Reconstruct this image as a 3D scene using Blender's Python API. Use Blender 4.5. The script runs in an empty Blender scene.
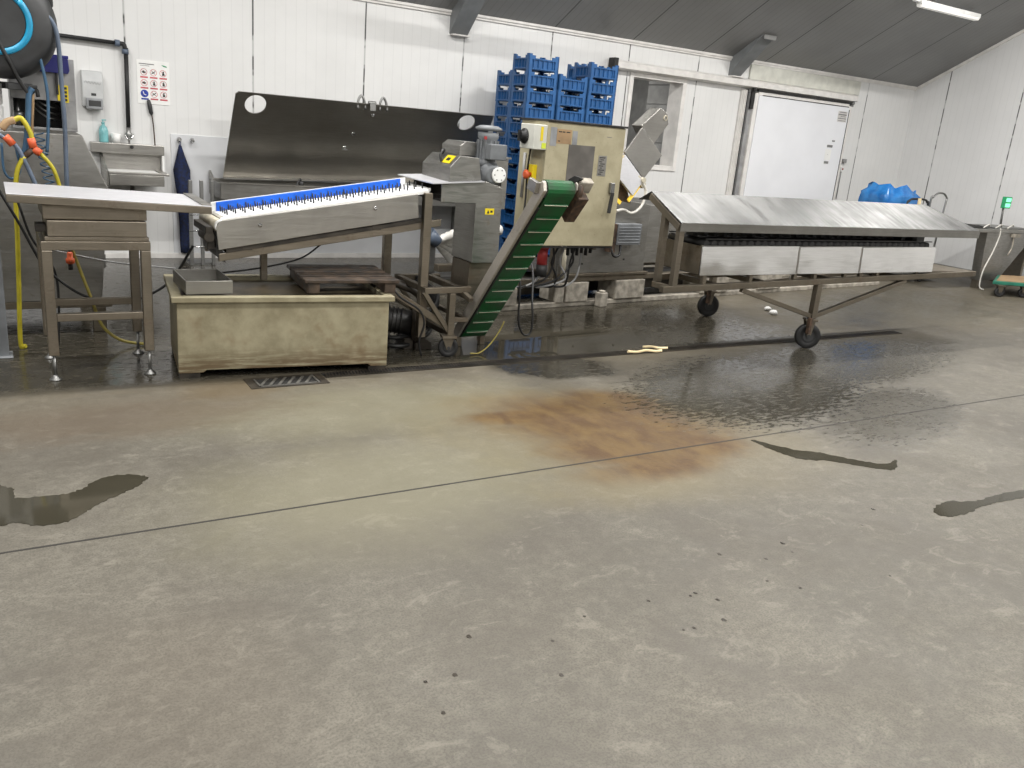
import bpy, bmesh, math, random
from mathutils import Vector, Matrix
random.seed(7)
C = bpy.context.scene.collection
S = bpy.context.scene
# ------------------------------------------------------------------ camera
cam = bpy.data.cameras.new('camera'); camo = bpy.data.objects.new('camera', cam); C.objects.link(camo)
PITCH, ROLL, YAW, FPX = 0.29158834, -0.08774187, 0.56104576, 844.03
cam.sensor_width = 36.0; cam.lens = FPX / 1024 * 36.0; cam.clip_start = 0.05
def cam_matrix(p, r, y):
    right = Vector((math.cos(y), -math.sin(y), 0)); fh = Vector((math.sin(y), math.cos(y), 0)); dn = Vector((0, 0, -1))
    fwd = math.cos(p) * fh + math.sin(p) * dn; down = math.cos(p) * dn - math.sin(p) * fh
    r2 = math.cos(r) * right + math.sin(r) * down; d2 = -math.sin(r) * right + math.cos(r) * down
    m = Matrix((r2, -d2, -fwd)).transposed().to_4x4(); m.translation = (0, 0, 1.5); return m
camo.matrix_world = cam_matrix(PITCH, ROLL, YAW)
S.camera = camo
S.view_settings.view_transform = 'Standard'; S.view_settings.look = 'None'
S.view_settings.gamma = 1.0; S.view_settings.use_curve_mapping = False
S.view_settings.exposure = 0.0
# ------------------------------------------------------------------ world and lamps
w = bpy.data.worlds.new('World'); S.world = w; w.use_nodes = True
w.node_tree.nodes['Background'].inputs[0].default_value = (0.93, 0.96, 1.0, 1)
w.node_tree.nodes['Background'].inputs[1].default_value = 0.3
def area(loc, sx, sy, e, rot=(0, 0, 0), col=(1, 0.98, 0.95)):
    l = bpy.data.lights.new('lamp_light', 'AREA'); l.shape = 'RECTANGLE'; l.size = sx; l.size_y = sy; l.energy = e; l.color = col
    o = bpy.data.objects.new('lamp_light', l); C.objects.link(o); o.location = loc; o.rotation_euler = rot; return o
area((7.1, 10.1, 2.6), .3, .3, 14)  # unseen light added to brighten the room beyond the hatch
LAMPS = [(-1.0, -4.5), (2.6, -4.5), (6.2, -4.5), (9.8, -4.5), (-1.0, 5.6), (2.6, 5.6), (6.2, 5.6), (9.8, 5.6), (-1.0, 2.2), (2.6, 2.2), (6.2, 2.2), (9.8, 2.2), (0.8, -1.2), (5.0, -1.2)]
for lx, ly in LAMPS:
    area((lx, ly, 4.25), 1.5, 0.14, 128)
# ------------------------------------------------------------------ material helpers
def lin(c):
    return tuple((v / 12.92 if v <= 0.04045 else ((v + 0.055) / 1.055) ** 2.4) for v in c)
def srgb(r, g, b): return lin((r / 255, g / 255, b / 255)) + (1,)
class NT:
    def __init__(s, name):
        s.m = bpy.data.materials.new(name); s.m.use_nodes = True; s.t = s.m.node_tree; s.n = s.t.nodes
        s.b = s.n['Principled BSDF']
    def add(s, typ, **k):
        n = s.n.new(typ)
        for a, v in k.items(): setattr(n, a, v)
        return n
    def link(s, a, b): s.t.links.new(a, b)
    def inp(s, sock, v):
        if hasattr(v, 'is_linked') or hasattr(v, 'links'): s.link(v, sock)
        else: sock.default_value = v
    def math(s, op, a, b=0.0, clamp=False):
        n = s.add('ShaderNodeMath', operation=op, use_clamp=clamp); s.inp(n.inputs[0], a); s.inp(n.inputs[1], b); return n.outputs[0]
    def mix(s, f, a, b, bt='MIX'):
        n = s.add('ShaderNodeMix', data_type='RGBA', blend_type=bt); s.inp(n.inputs[0], f); s.inp(n.inputs[6], a); s.inp(n.inputs[7], b); return n.outputs[2]
    def rng(s, v, a, b, c, d, smooth=True):
        n = s.add('ShaderNodeMapRange', interpolation_type='SMOOTHSTEP' if smooth else 'LINEAR'); s.inp(n.inputs[0], v)
        for i, x in zip((1, 2, 3, 4), (a, b, c, d)): s.inp(n.inputs[i], x)
        return n.outputs[0]
    def coord(s, kind='Object'):
        return s.add('ShaderNodeTexCoord').outputs[kind]
    def pos(s): return s.add('ShaderNodeNewGeometry').outputs['Position']
    def noise(s, vec, scale, detail=3, rough=0.5, dist=0.0):
        n = s.add('ShaderNodeTexNoise'); s.link(vec, n.inputs['Vector']); n.inputs['Scale'].default_value = scale
        n.inputs['Detail'].default_value = detail; n.inputs['Roughness'].default_value = rough; n.inputs['Distortion'].default_value = dist
        return n.outputs['Fac']
    def scaled(s, vec, sc, loc=(0, 0, 0), rot=(0, 0, 0)):
        n = s.add('ShaderNodeMapping'); s.link(vec, n.inputs[0]); n.inputs['Scale'].default_value = sc
        n.inputs['Location'].default_value = loc; n.inputs['Rotation'].default_value = rot; return n.outputs[0]
    def xyz(s, vec):
        n = s.add('ShaderNodeSeparateXYZ'); s.link(vec, n.inputs[0]); return n.outputs
    def bump(s, h, strength=0.2, dist=0.01):
        n = s.add('ShaderNodeBump'); n.inputs['Strength'].default_value = strength; n.inputs['Distance'].default_value = dist
        s.link(h, n.inputs['Height']); s.link(n.outputs[0], s.b.inputs['Normal'])
    def col(s, c): s.inp(s.b.inputs['Base Color'], c)
    def rough(s, r): s.inp(s.b.inputs['Roughness'], r)
    def metal(s, v): s.inp(s.b.inputs['Metallic'], v)
def plain(name, c, rough=0.5, metal=0.0, var=0.12, scale=9.0, spec=0.5):
    t = NT(name); v = t.noise(t.coord(), scale, 4)
    d = tuple(x * (1 - var * 2) for x in c[:3]) + (1,); l = tuple(min(1, x * (1 + var)) for x in c[:3]) + (1,)
    t.col(t.mix(t.rng(v, .3, .7, 0, 1), d, l)); t.rough(t.rng(v, .3, .7, rough * .85, min(1, rough * 1.15))); t.metal(metal)
    t.b.inputs['Specular IOR Level'].default_value = spec
    return t.m
def steel(name, c, rough, brush=(1, 60, 60), dirt=0.0, dirtc=(0.12, 0.09, 0.05, 1), wav=0.0, metal=1.0, blot=0.25):
    t = NT(name); P = t.coord(); big = t.noise(P, 2.6, 4, .6); br = t.noise(t.scaled(P, brush), 3, 2)
    c0 = t.mix(t.rng(big, .3, .7, 0, 1), tuple(x * (1 - blot) for x in c[:3]) + (1,), c)
    c0 = t.mix(t.math('MULTIPLY', br, .25), c0, (c[0] * .5, c[1] * .5, c[2] * .5, 1))
    r = t.rng(br, .3, .7, rough * .8, rough * 1.25)
    if dirt > 0:
        dm = t.rng(t.noise(P, 7, 6, .7), .62 - dirt * .35, .75, 0, 1)
        c0 = t.mix(t.math('MULTIPLY', dm, .85), c0, dirtc); t.metal(t.math('SUBTRACT', metal, t.math('MULTIPLY', dm, .75)))
        r = t.math('MAXIMUM', r, t.math('MULTIPLY', dm, .7))
    else: t.metal(metal)
    t.col(c0); t.rough(r)
    h = br if wav == 0 else t.math('ADD', t.math('MULTIPLY', br, .006), t.noise(P, 3.2, 1))
    t.bump(h, .06 if wav == 0 else wav, .01 if wav == 0 else .035)
    return t.m
M = {}
M['steel'] = steel('brushed_steel', (.47, .455, .425, 1), .36)
M['steel_top'] = steel('table_steel', (.74, .74, .77, 1), .38, brush=(3, 40, 40), metal=.55, blot=.08)
M['steel_grey'] = steel('grey_steel', (.36, .35, .325, 1), .4, brush=(2, 2, 60))
M['steel_dark'] = steel('dark_panel_steel', (.34, .325, .295, 1), .38, brush=(2, 2, 50), blot=.12)
M['frame'] = steel('frame_steel', (.29, .255, .205, 1), .42, dirt=.25, dirtc=(.10, .07, .04, 1))
M['dirty'] = steel('dirty_frame_steel', (.24, .21, .165, 1), .5, dirt=.55, dirtc=(.075, .05, .025, 1))
M['hood'] = steel('hood_steel', (.27, .27, .265, 1), .46, brush=(9, 1.4, 1.4), blot=.45)
M['polish'] = steel('polished_steel', (.93, .92, .90, 1), .15, brush=(2, 2, 30), wav=.32, blot=.06)
M['washer'] = steel('washer_steel', (.36, .352, .33, 1), .45, dirt=.08, brush=(4, 4, 30))
M['belt_plate'] = steel('worn_plate_steel', (.62, .58, .52, 1), .5, dirt=.15, metal=.7)
M['zinc'] = steel('galvanised', (.35, .35, .34, 1), .45)
M['chrome'] = steel('chrome', (.75, .75, .75, 1), .15)
M['white'] = plain('white_plastic', (.80, .80, .78, 1), .45, var=.04)
M['dispenser'] = plain('dispenser_plastic', (.52, .53, .53, 1), .4, var=.04)
M['paper'] = plain('white_paper', (.83, .83, .81, 1), .6, var=.02)
M['cream'] = plain('cream_plastic', (.62, .57, .45, 1), .55, var=.1)
M['conc'] = plain('concrete_block', (.34, .31, .26, 1), .85, var=.22, scale=14)
M['black'] = plain('black_rubber', (.012, .012, .012, 1), .55, var=.2)
M['black_metal'] = plain('black_metal', (.018, .017, .016, 1), .45, var=.25)
M['char'] = plain('charcoal_plastic', (.035, .036, .037, 1), .5, var=.15)
M['grey'] = plain('grey_paint', (.17, .18, .19, 1), .45)
M['lgrey'] = plain('light_grey_paint', (.32, .32, .32, 1), .5)
M['grime'] = plain('dark_grime', (.03, .024, .017, 1), .5, var=.3)
M['rust'] = plain('rusty_iron', (.075, .045, .028, 1), .7, var=.35, scale=30)
M['cyan'] = plain('cyan_ring', (.015, .29, .50, 1), .4, var=.05)
M['navy'] = plain('navy_plastic', (.012, .014, .16, 1), .4)
M['blue'] = plain('blue_crate_plastic', (.014, .088, .25, 1), .45, var=.1, scale=5)
M['guard'] = plain('bright_blue_plastic', (.003, .115, .66, 1), .4, var=.05)
M['hose_blue'] = plain('blue_hose', (.045, .11, .19, 1), .4)
M['hose_grey'] = plain('grey_blue_hose', (.10, .13, .18, 1), .4)
M['yellow'] = plain('yellow_hose', (.46, .39, .02, 1), .45)
M['olive'] = plain('yellow_cable', (.34, .28, .06, 1), .5)
M['sticker'] = plain('yellow_sticker', (.78, .60, .01, 1), .5, var=.04)
M['lime'] = plain('lime_sticker', (.65, .75, .05, 1), .5, var=.03)
M['orange'] = plain('orange_red', (.60, .10, .03, 1), .45)
M['red'] = plain('red_plastic', (.33, .03, .03, 1), .45)
M['teal'] = plain('teal_soap', (.22, .52, .54, 1), .25)
M['navy_cloth'] = plain('navy_cloth', (.010, .018, .06, 1), .9, var=.35, scale=40)
M['wood'] = plain('wet_dark_wood', (.05, .033, .021, 1), .55, var=.4, scale=12)
M['brown'] = plain('brown_card', (.36, .24, .13, 1), .75)
M['tape'] = plain('grey_tape', (.28, .29, .30, 1), .4)
M['plate'] = plain('dull_plate', (.13, .12, .108, 1), .5, var=.1)
M['green'] = plain('green_trolley_paint', (.02, .17, .11, 1), .5)
M['pink'] = plain('print_red', (.55, .10, .12, 1), .6)
M['ink'] = plain('print_black', (.02, .02, .02, 1), .6)
M['print_blue'] = plain('print_blue', (.02, .05, .35, 1), .6)
M['print_green'] = plain('print_green', (.02, .30, .12, 1), .6)
M['ink_grey'] = plain('print_grey', (.22, .22, .22, 1), .6)
M['scrap'] = plain('pale_wood_scrap', (.85, .70, .42, 1), .6)
M['cable_white'] = plain('white_cable', (.62, .60, .55, 1), .5)
M['ribhose'] = plain('white_ribbed_hose', (.80, .78, .73, 1), .55)
M['backroom'] = plain('grey_panel', (.33, .33, .32, 1), .6, var=.08)
def emis(name, c, e):
    t = NT(name); t.b.inputs['Base Color'].default_value = c; t.b.inputs['Emission Color'].default_value = c; t.b.inputs['Emission Strength'].default_value = e; return t.m
M['tube'] = emis('lamp_tube', (1, .98, .94, 1), .2)
M['tube_lit'] = emis('lamp_tube_lit', (1, .98, .94, 1), 7.0)
M['led'] = emis('green_display', (.25, 1, .55, 1), .9)
# cabinet paint: chipped beige
t = NT('beige_cabinet_paint'); P = t.coord(); n = t.noise(P, 5, 5, .6)
c0 = t.mix(t.rng(n, .3, .7, 0, 1), (.35, .31, .20, 1), (.46, .415, .28, 1)); sp = t.rng(t.noise(P, 70, 2), .68, .74, 0, 1)
t.col(t.mix(t.math('MULTIPLY', sp, .6), c0, (.16, .12, .07, 1))); t.rough(.5); M['beige'] = t.m
# tank paint: cream with brown grime rising from the foot
t = NT('tank_paint'); P = t.coord(); n = t.noise(P, 6, 6, .65); st = t.noise(t.scaled(P, (1.2, 1.2, 14)), 3, 5, .65); z = t.xyz(P)[2]
c0 = t.mix(t.rng(n, .3, .7, 0, 1), (.20, .175, .108, 1), (.31, .28, .185, 1))
foot = t.math('MULTIPLY', t.rng(z, .19, .06, 0, 1), t.rng(st, .38, .55, 0, 1))
side = t.math('MULTIPLY', t.rng(t.noise(P, 3.2, 4, .6), .55, .72, 0, 1), .75)
c0 = t.mix(side, c0, (.15, .10, .05, 1)); c0 = t.mix(t.math('MULTIPLY', foot, .9), c0, (.10, .065, .03, 1))
t.col(c0); t.rough(.55); M['tank'] = t.m
t = NT('tank_scum'); n = t.noise(t.coord(), 5, 6, .6); t.col(t.mix(t.rng(n, .35, .7, 0, 1), (.035, .026, .015, 1), (.13, .10, .06, 1))); t.rough(.35); M['scum'] = t.m
# green ribbed belt
t = NT('green_belt'); n = t.noise(t.coord(), 9, 5, .65)
t.col(t.mix(t.rng(n, .35, .72, 0, 1), (.0, .085, .018, 1), (.015, .045, .017, 1))); t.rough(.42); M['belt'] = t.m
# blue film bag
t = NT('blue_film'); P = t.coord(); n = t.noise(P, 7, 3)
t.col(t.mix(t.rng(n, .3, .7, 0, 1), (.012, .12, .38, 1), (.04, .22, .55, 1))); t.rough(.22); t.bump(n, .6, .03); M['film'] = t.m
# white sandwich-panel walls
def wall_mat(name, axis, off, pitch, c=(.745, .745, .735, 1)):
    t = NT(name); P = t.pos(); ax = t.xyz(P)[axis]
    q = t.math('DIVIDE', t.math('SUBTRACT', ax, off), pitch); fr = t.math('FRACT', t.math('ADD', q, .5)); d = t.math('MULTIPLY', t.math('ABSOLUTE', t.math('SUBTRACT', fr, .5)), pitch)
    seam = t.rng(d, .004, .011, 1, 0); broken = t.rng(t.noise(t.scaled(P, (1, 1, 1)), 7, 2), .40, .52, .35, 1)
    fine = t.math('ABSOLUTE', t.math('SUBTRACT', t.math('FRACT', t.math('MULTIPLY', ax, 9.6)), .5)); rib = t.rng(fine, .42, .5, 0, 1)
    c0 = t.mix(t.rng(t.noise(P, 1.6, 5, .6), .3, .7, 0, 1), tuple(x * .94 for x in c[:3]) + (1,), c)
    c0 = t.mix(t.math('MULTIPLY', rib, .13), c0, (.4, .4, .4, 1))
    t.col(t.mix(t.math('MULTIPLY', seam, broken), c0, (.05, .05, .05, 1))); t.rough(.38)
    t.bump(t.math('SUBTRACT', 1.0, t.math('ADD', t.math('MULTIPLY', rib, .2), seam)), .35, .004)
    return t.m
M['wall_b'] = wall_mat('white_panel_back', 0, 1.135, 1.149)
M['wall_r'] = wall_mat('white_panel_right', 1, 7.195, 1.15, (.73, .73, .725, 1))
M['wainscot'] = plain('white_lining', (.66, .67, .685, 1), .35, var=.04, scale=3)
M['doorw'] = plain('white_door_paint', (.80, .81, .84, 1), .35, var=.02, scale=2)
M['trimw'] = plain('white_trim', (.74, .72, .69, 1), .4, var=.05)
M['trimb'] = plain('beige_trim', (.60, .60, .54, 1), .5, var=.05)
t = NT('grey_roof_panels'); P = t.pos(); x = t.xyz(P)[0]
fr = t.math('FRACT', t.math('ADD', t.math('DIVIDE', t.math('SUBTRACT', x, 8.03), 1.149), .5)); d = t.math('MULTIPLY', t.math('ABSOLUTE', t.math('SUBTRACT', fr, .5)), 1.149)
seam = t.rng(d, .005, .013, 1, 0); fine = t.rng(t.math('ABSOLUTE', t.math('SUBTRACT', t.math('FRACT', t.math('MULTIPLY', x, 10.4)), .5)), .4, .5, 0, 1)
c0 = t.mix(t.rng(t.noise(P, 1.3, 3), .3, .7, 0, 1), (.185, .187, .185, 1), (.225, .227, .224, 1))
c0 = t.mix(t.math('MULTIPLY', fine, .25), c0, (.06, .06, .06, 1)); t.col(t.mix(seam, c0, (.025, .025, .025, 1))); t.rough(.36)
t.bump(t.math('SUBTRACT', 1.0, t.math('ADD', seam, t.math('MULTIPLY', fine, .3))), .3, .004); M['roof'] = t.m
M['beam'] = plain('grey_beam_paint', (.19, .20, .205, 1), .4, var=.06)
# floor: worn concrete with stains and wet zones
t = NT('worn_concrete'); P = t.pos()
n1 = t.noise(P, .55, 6, .62, .3); n2 = t.noise(P, 2.3, 7, .68); n3 = t.noise(P, 38, 4, .7); n4 = t.noise(t.scaled(P, (.7, 2.4, 1)), 3.2, 6, .7, .4); n5 = t.noise(P, 140, 2); n6 = t.noise(P, 15, 5, .75); n7 = t.noise(P, 1.15, 5, .6, .8)
def blob(cx, cy, rx, ry, ang=0, soft=.3, amp=.5, ns=None):
    m = t.add('ShaderNodeMapping', vector_type='TEXTURE'); t.link(P, m.inputs[0])
    m.inputs['Location'].default_value = (cx, cy, 0); m.inputs['Rotation'].default_value = (0, 0, math.radians(ang)); m.inputs['Scale'].default_value = (rx, ry, 1)
    l = t.add('ShaderNodeVectorMath', operation='LENGTH'); t.link(m.outputs[0], l.inputs[0])
    v = t.math('ADD', l.outputs['Value'], t.math('MULTIPLY', t.math('SUBTRACT', ns or n2, .5), amp * 2))
    return t.rng(v, 1 - soft, 1 + soft, 1, 0)
def mx(*a):
    r = a[0]
    for b in a[1:]: r = t.math('MAXIMUM', r, b)
    return r
base = t.mix(t.rng(n1, .38, .62, 0, 1), (0.092, 0.083, 0.065, 1), (0.144, 0.132, 0.105, 1))
base = t.mix(t.math('MULTIPLY', t.rng(n2, .35, .7, 0, 1), .45), base, (0.175, 0.162, 0.130, 1))
base = t.mix(t.math('MULTIPLY', t.rng(n4, .5, .75, 0, 1), .35), base, (0.095, 0.083, 0.065, 1))
base = t.mix(t.math('MULTIPLY', t.rng(n3, .42, .62, 0, 1), .36), base, (0.074, 0.065, 0.051, 1))
base = t.mix(t.math('MULTIPLY', t.rng(n5, .48, .60, 0, 1), .5), base, (0.062, 0.054, 0.042, 1))
base = t.mix(t.math('MULTIPLY', t.rng(n6, .47, .62, 0, 1), .26), base, (0.064, 0.057, 0.043, 1))
base = t.mix(t.math('MULTIPLY', t.rng(n6, .49, .36, 0, 1), .18), base, (0.203, 0.187, 0.150, 1))
base = t.mix(t.math('MULTIPLY', t.rng(n7, .48, .62, 0, 1), .5), base, (0.077, 0.067, 0.053, 1))
n8 = t.noise(t.scaled(P, (1, 1.6, 1)), 5.5, 9, .78, .6)
base = t.mix(t.math('MULTIPLY', t.rng(n8, .50, .60, 0, 1), .2), base, (.085, .074, .058, 1))
base = t.mix(t.math('MULTIPLY', t.rng(n8, .46, .36, 0, 1), .34), base, (.235, .215, .175, 1))
# pale and greenish area left of the rust
base = t.mix(t.math('MULTIPLY', mx(blob(1.35, 3.1, .75, .5, 10, .6, .5), blob(1.7, 4.05, .9, .4, 0, .6, .5)), .5), base, (0.209, 0.195, 0.125, 1))
base = t.mix(t.math('MULTIPLY', blob(.45, 4.25, .8, .25, 0, .5, .8, n4), .55), base, (0.099, 0.072, 0.045, 1))
base = t.mix(t.math('MULTIPLY', blob(1.05, 4.55, .25, .16, 0, .6, .6), .6), base, (0.105, 0.072, 0.034, 1))
base = t.mix(t.math('MULTIPLY', blob(.35, 2.0, .3, .45, 0, .7, .6), .25), base, (0.092, 0.070, 0.048, 1))
# rust stain
base = t.mix(t.math('MULTIPLY', mx(blob(2.75, 3.35, .95, .72, -30, .5, .5), blob(2.5, 2.75, .5, .25, 0, .6, .6)), .42), base, (.19, .155, .075, 1))
rmask = mx(blob(2.80, 3.45, .66, .44, -38, .5, .4), blob(2.6, 3.1, .36, .26, -20, .5, .5), blob(3.08, 3.0, .30, .20, 0, .5, .5), blob(2.72, 2.86, .42, .15, 0, .6, .6), blob(3.05, 3.75, .34, .22, -30, .5, .5), blob(2.42, 3.68, .36, .14, -8, .45, .6))
rcol = t.mix(t.rng(t.noise(t.scaled(P, (1.6, .9, 1)), 4.2, 7, .72, .35), .36, .64, 0, 1), (.066, .029, .005, 1), (.118, .067, .016, 1))
base = t.mix(t.math('MULTIPLY', rmask, .93), base, rcol)
# brownish band in front of the drain
y = t.xyz(P)[1]; xx = t.xyz(P)[0]
band = t.math('MULTIPLY', t.rng(y, 4.25, 4.7, 0, 1), t.rng(n4, .3, .6, .35, 1))
base = t.mix(t.math('MULTIPLY', band, .45), base, (.11, .088, .052, 1))
# wetness
spk = t.noise(t.scaled(P, (1.5, 4, 1)), 9, 5, .72)
behind = t.math('MULTIPLY', t.rng(t.math('ADD', y, t.math('MULTIPLY', t.math('SUBTRACT', n2, .5), .25)), 4.66, 4.86, 0, 1), t.rng(t.math('ADD', xx, t.math('MULTIPLY', n2, 1.4)), 5.9, 7.4, 1, 0))
splash = blob(4.25, 3.75, 1.05, .62, 14, .22, .85, spk)
splash2 = blob(5.5, 4.05, 1.5, .5, 8, .35, .6, spk)
splash3 = blob(4.75, 3.05, .8, .36, 20, .3, .9, spk)
splash4 = blob(3.15, 4.5, .42, .3, -20, .2, .7)
farwet = blob(8.3, 5.6, 1.9, .75, 12, .5, .7)
leftwet = t.math('MULTIPLY', t.rng(t.math('ADD', y, t.math('MULTIPLY', t.math('SUBTRACT', n2, .5), .3)), 4.78, 5.02, 0, 1), t.rng(xx, .75, 1.0, 1, 0))
wet = mx(behind, splash, t.math('MULTIPLY', splash2, .9), t.math('MULTIPLY', splash3, .65), splash4, t.math('MULTIPLY', farwet, .55), leftwet)
pool = blob(3.45, 5.05, .85, .42, 5, .2, .35)
wet = t.math('MINIMUM', mx(wet, pool), 1.0)
drier = t.math('MULTIPLY', t.math('MULTIPLY', t.rng(spk, .5, .62, 0, 1), t.rng(n2, .35, .6, 0, 1)), t.math('SUBTRACT', 1.0, pool))
wetc = t.mix(t.math('MULTIPLY', drier, .5), t.mix(.86, base, (.020, .019, .015, 1)), base)
base = t.mix(t.math('MULTIPLY', wet, .92), base, wetc)
t.col(base)
dry_r = t.rng(n2, .3, .7, .48, .66)
wr = t.math('MULTIPLY', t.rng(spk, .40, .66, .09, .36), t.math('SUBTRACT', 1.0, t.math('MULTIPLY', pool, .9)))
rmx = t.add('ShaderNodeMix', data_type='FLOAT'); t.inp(rmx.inputs[0], wet); t.inp(rmx.inputs[2], dry_r); t.inp(rmx.inputs[3], wr); t.rough(rmx.outputs[0])
t.inp(t.b.inputs['Specular IOR Level'], t.rng(wet, 0, 1, .5, .27))
hh = t.math('MULTIPLY', t.math('ADD', t.math('MULTIPLY', n3, .6), t.math('MULTIPLY', n5, .5)), t.math('SUBTRACT', 1.0, t.math('MULTIPLY', wet, .985)))
t.bump(hh, .32, .006)
M['floor'] = t.m
t = NT('puddle_water'); n = t.noise(t.pos(), 6, 4)
t.col(t.mix(n, (.034, .031, .022, 1), (.05, .045, .032, 1))); t.rough(.07); t.b.inputs['Specular IOR Level'].default_value = .35; M['puddle'] = t.m
M['spot'] = plain('floor_spot', (.035, .028, .02, 1), .3)
M['joint'] = plain('floor_joint', (.025, .022, .018, 1), .7)

# ------------------------------------------------------------------ geometry helpers
OFF = {}
class MB:
    def __init__(s): s.bm = bmesh.new(); s.mi = 0
    def _f(s, vs, smooth=False):
        try:
            f = s.bm.faces.new(vs); f.smooth = smooth; f.material_index = s.mi; return f
        except ValueError: return None
    def hexa(s, p):   # p: 4 bottom (ccw) + 4 top
        v = [s.bm.verts.new(q) for q in p]
        for q in ((3, 2, 1, 0), (4, 5, 6, 7), (0, 1, 5, 4), (1, 2, 6, 5), (2, 3, 7, 6), (3, 0, 4, 7)): s._f([v[i] for i in q])
        return s
    def box(s, x0, y0, z0, x1, y1, z1):
        return s.hexa([(x0, y0, z0), (x1, y0, z0), (x1, y1, z0), (x0, y1, z0), (x0, y0, z1), (x1, y0, z1), (x1, y1, z1), (x0, y1, z1)])
    def bar(s, a, b, w, h, up=(0, 0, 1)):
        a = Vector(a); b = Vector(b); d = (b - a).normalized(); up = Vector(up)
        sd = d.cross(up)
        if sd.length < 1e-4: sd = d.cross(Vector((0, 1, 0)))
        sd.normalize(); u = sd.cross(d).normalized(); sd = sd * w / 2; u = u * h / 2
        return s.hexa([a - sd - u, a + sd - u, b + sd - u, b - sd - u, a - sd + u, a + sd + u, b + sd + u, b - sd + u])
    def prism(s, pts, axis, a, b):
        def P(q, c): return {'x': (c, q[0], q[1]), 'y': (q[0], c, q[1]), 'z': (q[0], q[1], c)}[axis]
        A = [s.bm.verts.new(P(q, a)) for q in pts]; B = [s.bm.verts.new(P(q, b)) for q in pts]
        s._f(A); s._f(B[::-1]); n = len(pts)
        for i in range(n): s._f([A[i], B[i], B[(i + 1) % n], A[(i + 1) % n]])
        return s
    def cyl(s, a, b, r, r2=None, seg=16, cap=True):
        a = Vector(a); b = Vector(b); r2 = r if r2 is None else r2; d = (b - a).normalized()
        x = d.orthogonal().normalized(); y = d.cross(x)
        A = []; B = []
        for i in range(seg):
            q = 2 * math.pi * i / seg; o = x * math.cos(q) + y * math.sin(q)
            A.append(s.bm.verts.new(a + o * r)); B.append(s.bm.verts.new(b + o * r2))
        for i in range(seg): s._f([A[i], A[(i + 1) % seg], B[(i + 1) % seg], B[i]], True)
        if cap: s._f(A[::-1]); s._f(B)
        return s
    def lathe(s, c, prof, axis=(0, 0, 1), seg=24):   # prof: (radius, height along axis)
        c = Vector(c); d = Vector(axis).normalized(); x = d.orthogonal().normalized(); y = d.cross(x); rings = []
        for r, h in prof:
            rings.append([s.bm.verts.new(c + d * h + (x * math.cos(2 * math.pi * i / seg) + y * math.sin(2 * math.pi * i / seg)) * max(r, 1e-4)) for i in range(seg)])
        for A, B in zip(rings, rings[1:]):
            for i in range(seg): s._f([A[i], A[(i + 1) % seg], B[(i + 1) % seg], B[i]], True)
        s._f(rings[0][::-1]); s._f(rings[-1]); return s
    def torus(s, c, axis, R, r, seg=28, rs=8, arc=(0, 360)):
        c = Vector(c); d = Vector(axis).normalized(); x = d.orthogonal().normalized(); y = d.cross(x)
        pts = [c + (x * math.cos(math.radians(q)) + y * math.sin(math.radians(q))) * R for q in [arc[0] + (arc[1] - arc[0]) * i / seg for i in range(seg + 1)]]
        return s.tube(pts, r, rs, curve=False)
    def tube(s, pts, r, seg=8, curve=True, sub=6):
        pts = [Vector(p) for p in pts]
        if curve and len(pts) > 2:
            out = []; Q = [pts[0] * 2 - pts[1]] + pts + [pts[-1] * 2 - pts[-2]]
            for i in range(1, len(Q) - 2):
                p0, p1, p2, p3 = Q[i - 1:i + 3]
                for k in range(sub):
                    u = k / sub; out.append(.5 * ((2 * p1) + (-p0 + p2) * u + (2 * p0 - 5 * p1 + 4 * p2 - p3) * u * u + (-p0 + 3 * p1 - 3 * p2 + p3) * u ** 3))
            out.append(pts[-1]); pts = out
        rings = []; x = None
        for i, p in enumerate(pts):
            d = (pts[min(i + 1, len(pts) - 1)] - pts[max(i - 1, 0)])
            if d.length < 1e-7: d = Vector((0, 0, 1))
            d.normalize()
            if x is None: x = d.orthogonal().normalized()
            else:
                x = x - d * x.dot(d)
                x = x.normalized() if x.length > 1e-5 else d.orthogonal().normalized()
            y = d.cross(x); rr = r[i] if isinstance(r, list) else r
            rings.append([s.bm.verts.new(p + (x * math.cos(2 * math.pi * j / seg) + y * math.sin(2 * math.pi * j / seg)) * rr) for j in range(seg)])
        for A, B in zip(rings, rings[1:]):
            for j in range(seg): s._f([A[j], A[(j + 1) % seg], B[(j + 1) % seg], B[j]], True)
        s._f(rings[0][::-1]); s._f(rings[-1]); return s
    def sheet(s, loops, fn, th):    # planar outline with holes -> thick plate; fn maps (u,v) to 3-D, th is the thickness vector
        edges = []
        for L in loops:
            vs = [s.bm.verts.new(fn(*q)) for q in L]
            edges += [s.bm.edges.new((vs[i], vs[(i + 1) % len(vs)])) for i in range(len(vs))]
        g = bmesh.ops.triangle_fill(s.bm, edges=edges, use_beauty=True)['geom']
        fs = [f for f in g if isinstance(f, bmesh.types.BMFace)]
        ex = bmesh.ops.extrude_face_region(s.bm, geom=fs)['geom']
        bmesh.ops.translate(s.bm, vec=th, verts=[v for v in ex if isinstance(v, bmesh.types.BMVert)])
        return s
    def build(s, name, mat, parent=None, bev=0.0, label=None, loc=None):
        bmesh.ops.recalc_face_normals(s.bm, faces=s.bm.faces)
        me = bpy.data.meshes.new(name)
        if parent is None and loc is None:
            vs = [v.co for v in s.bm.verts]
            loc = Vector(((min(v.x for v in vs) + max(v.x for v in vs)) / 2, (min(v.y for v in vs) + max(v.y for v in vs)) / 2, min(v.z for v in vs)))
        off = Vector(loc) if parent is None else OFF.get(parent.name, Vector((0, 0, 0)))
        for v in s.bm.verts: v.co -= off
        s.bm.to_mesh(me); s.bm.free()
        for m in (mat if isinstance(mat, (list, tuple)) else [mat]): me.materials.append(m)
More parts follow.
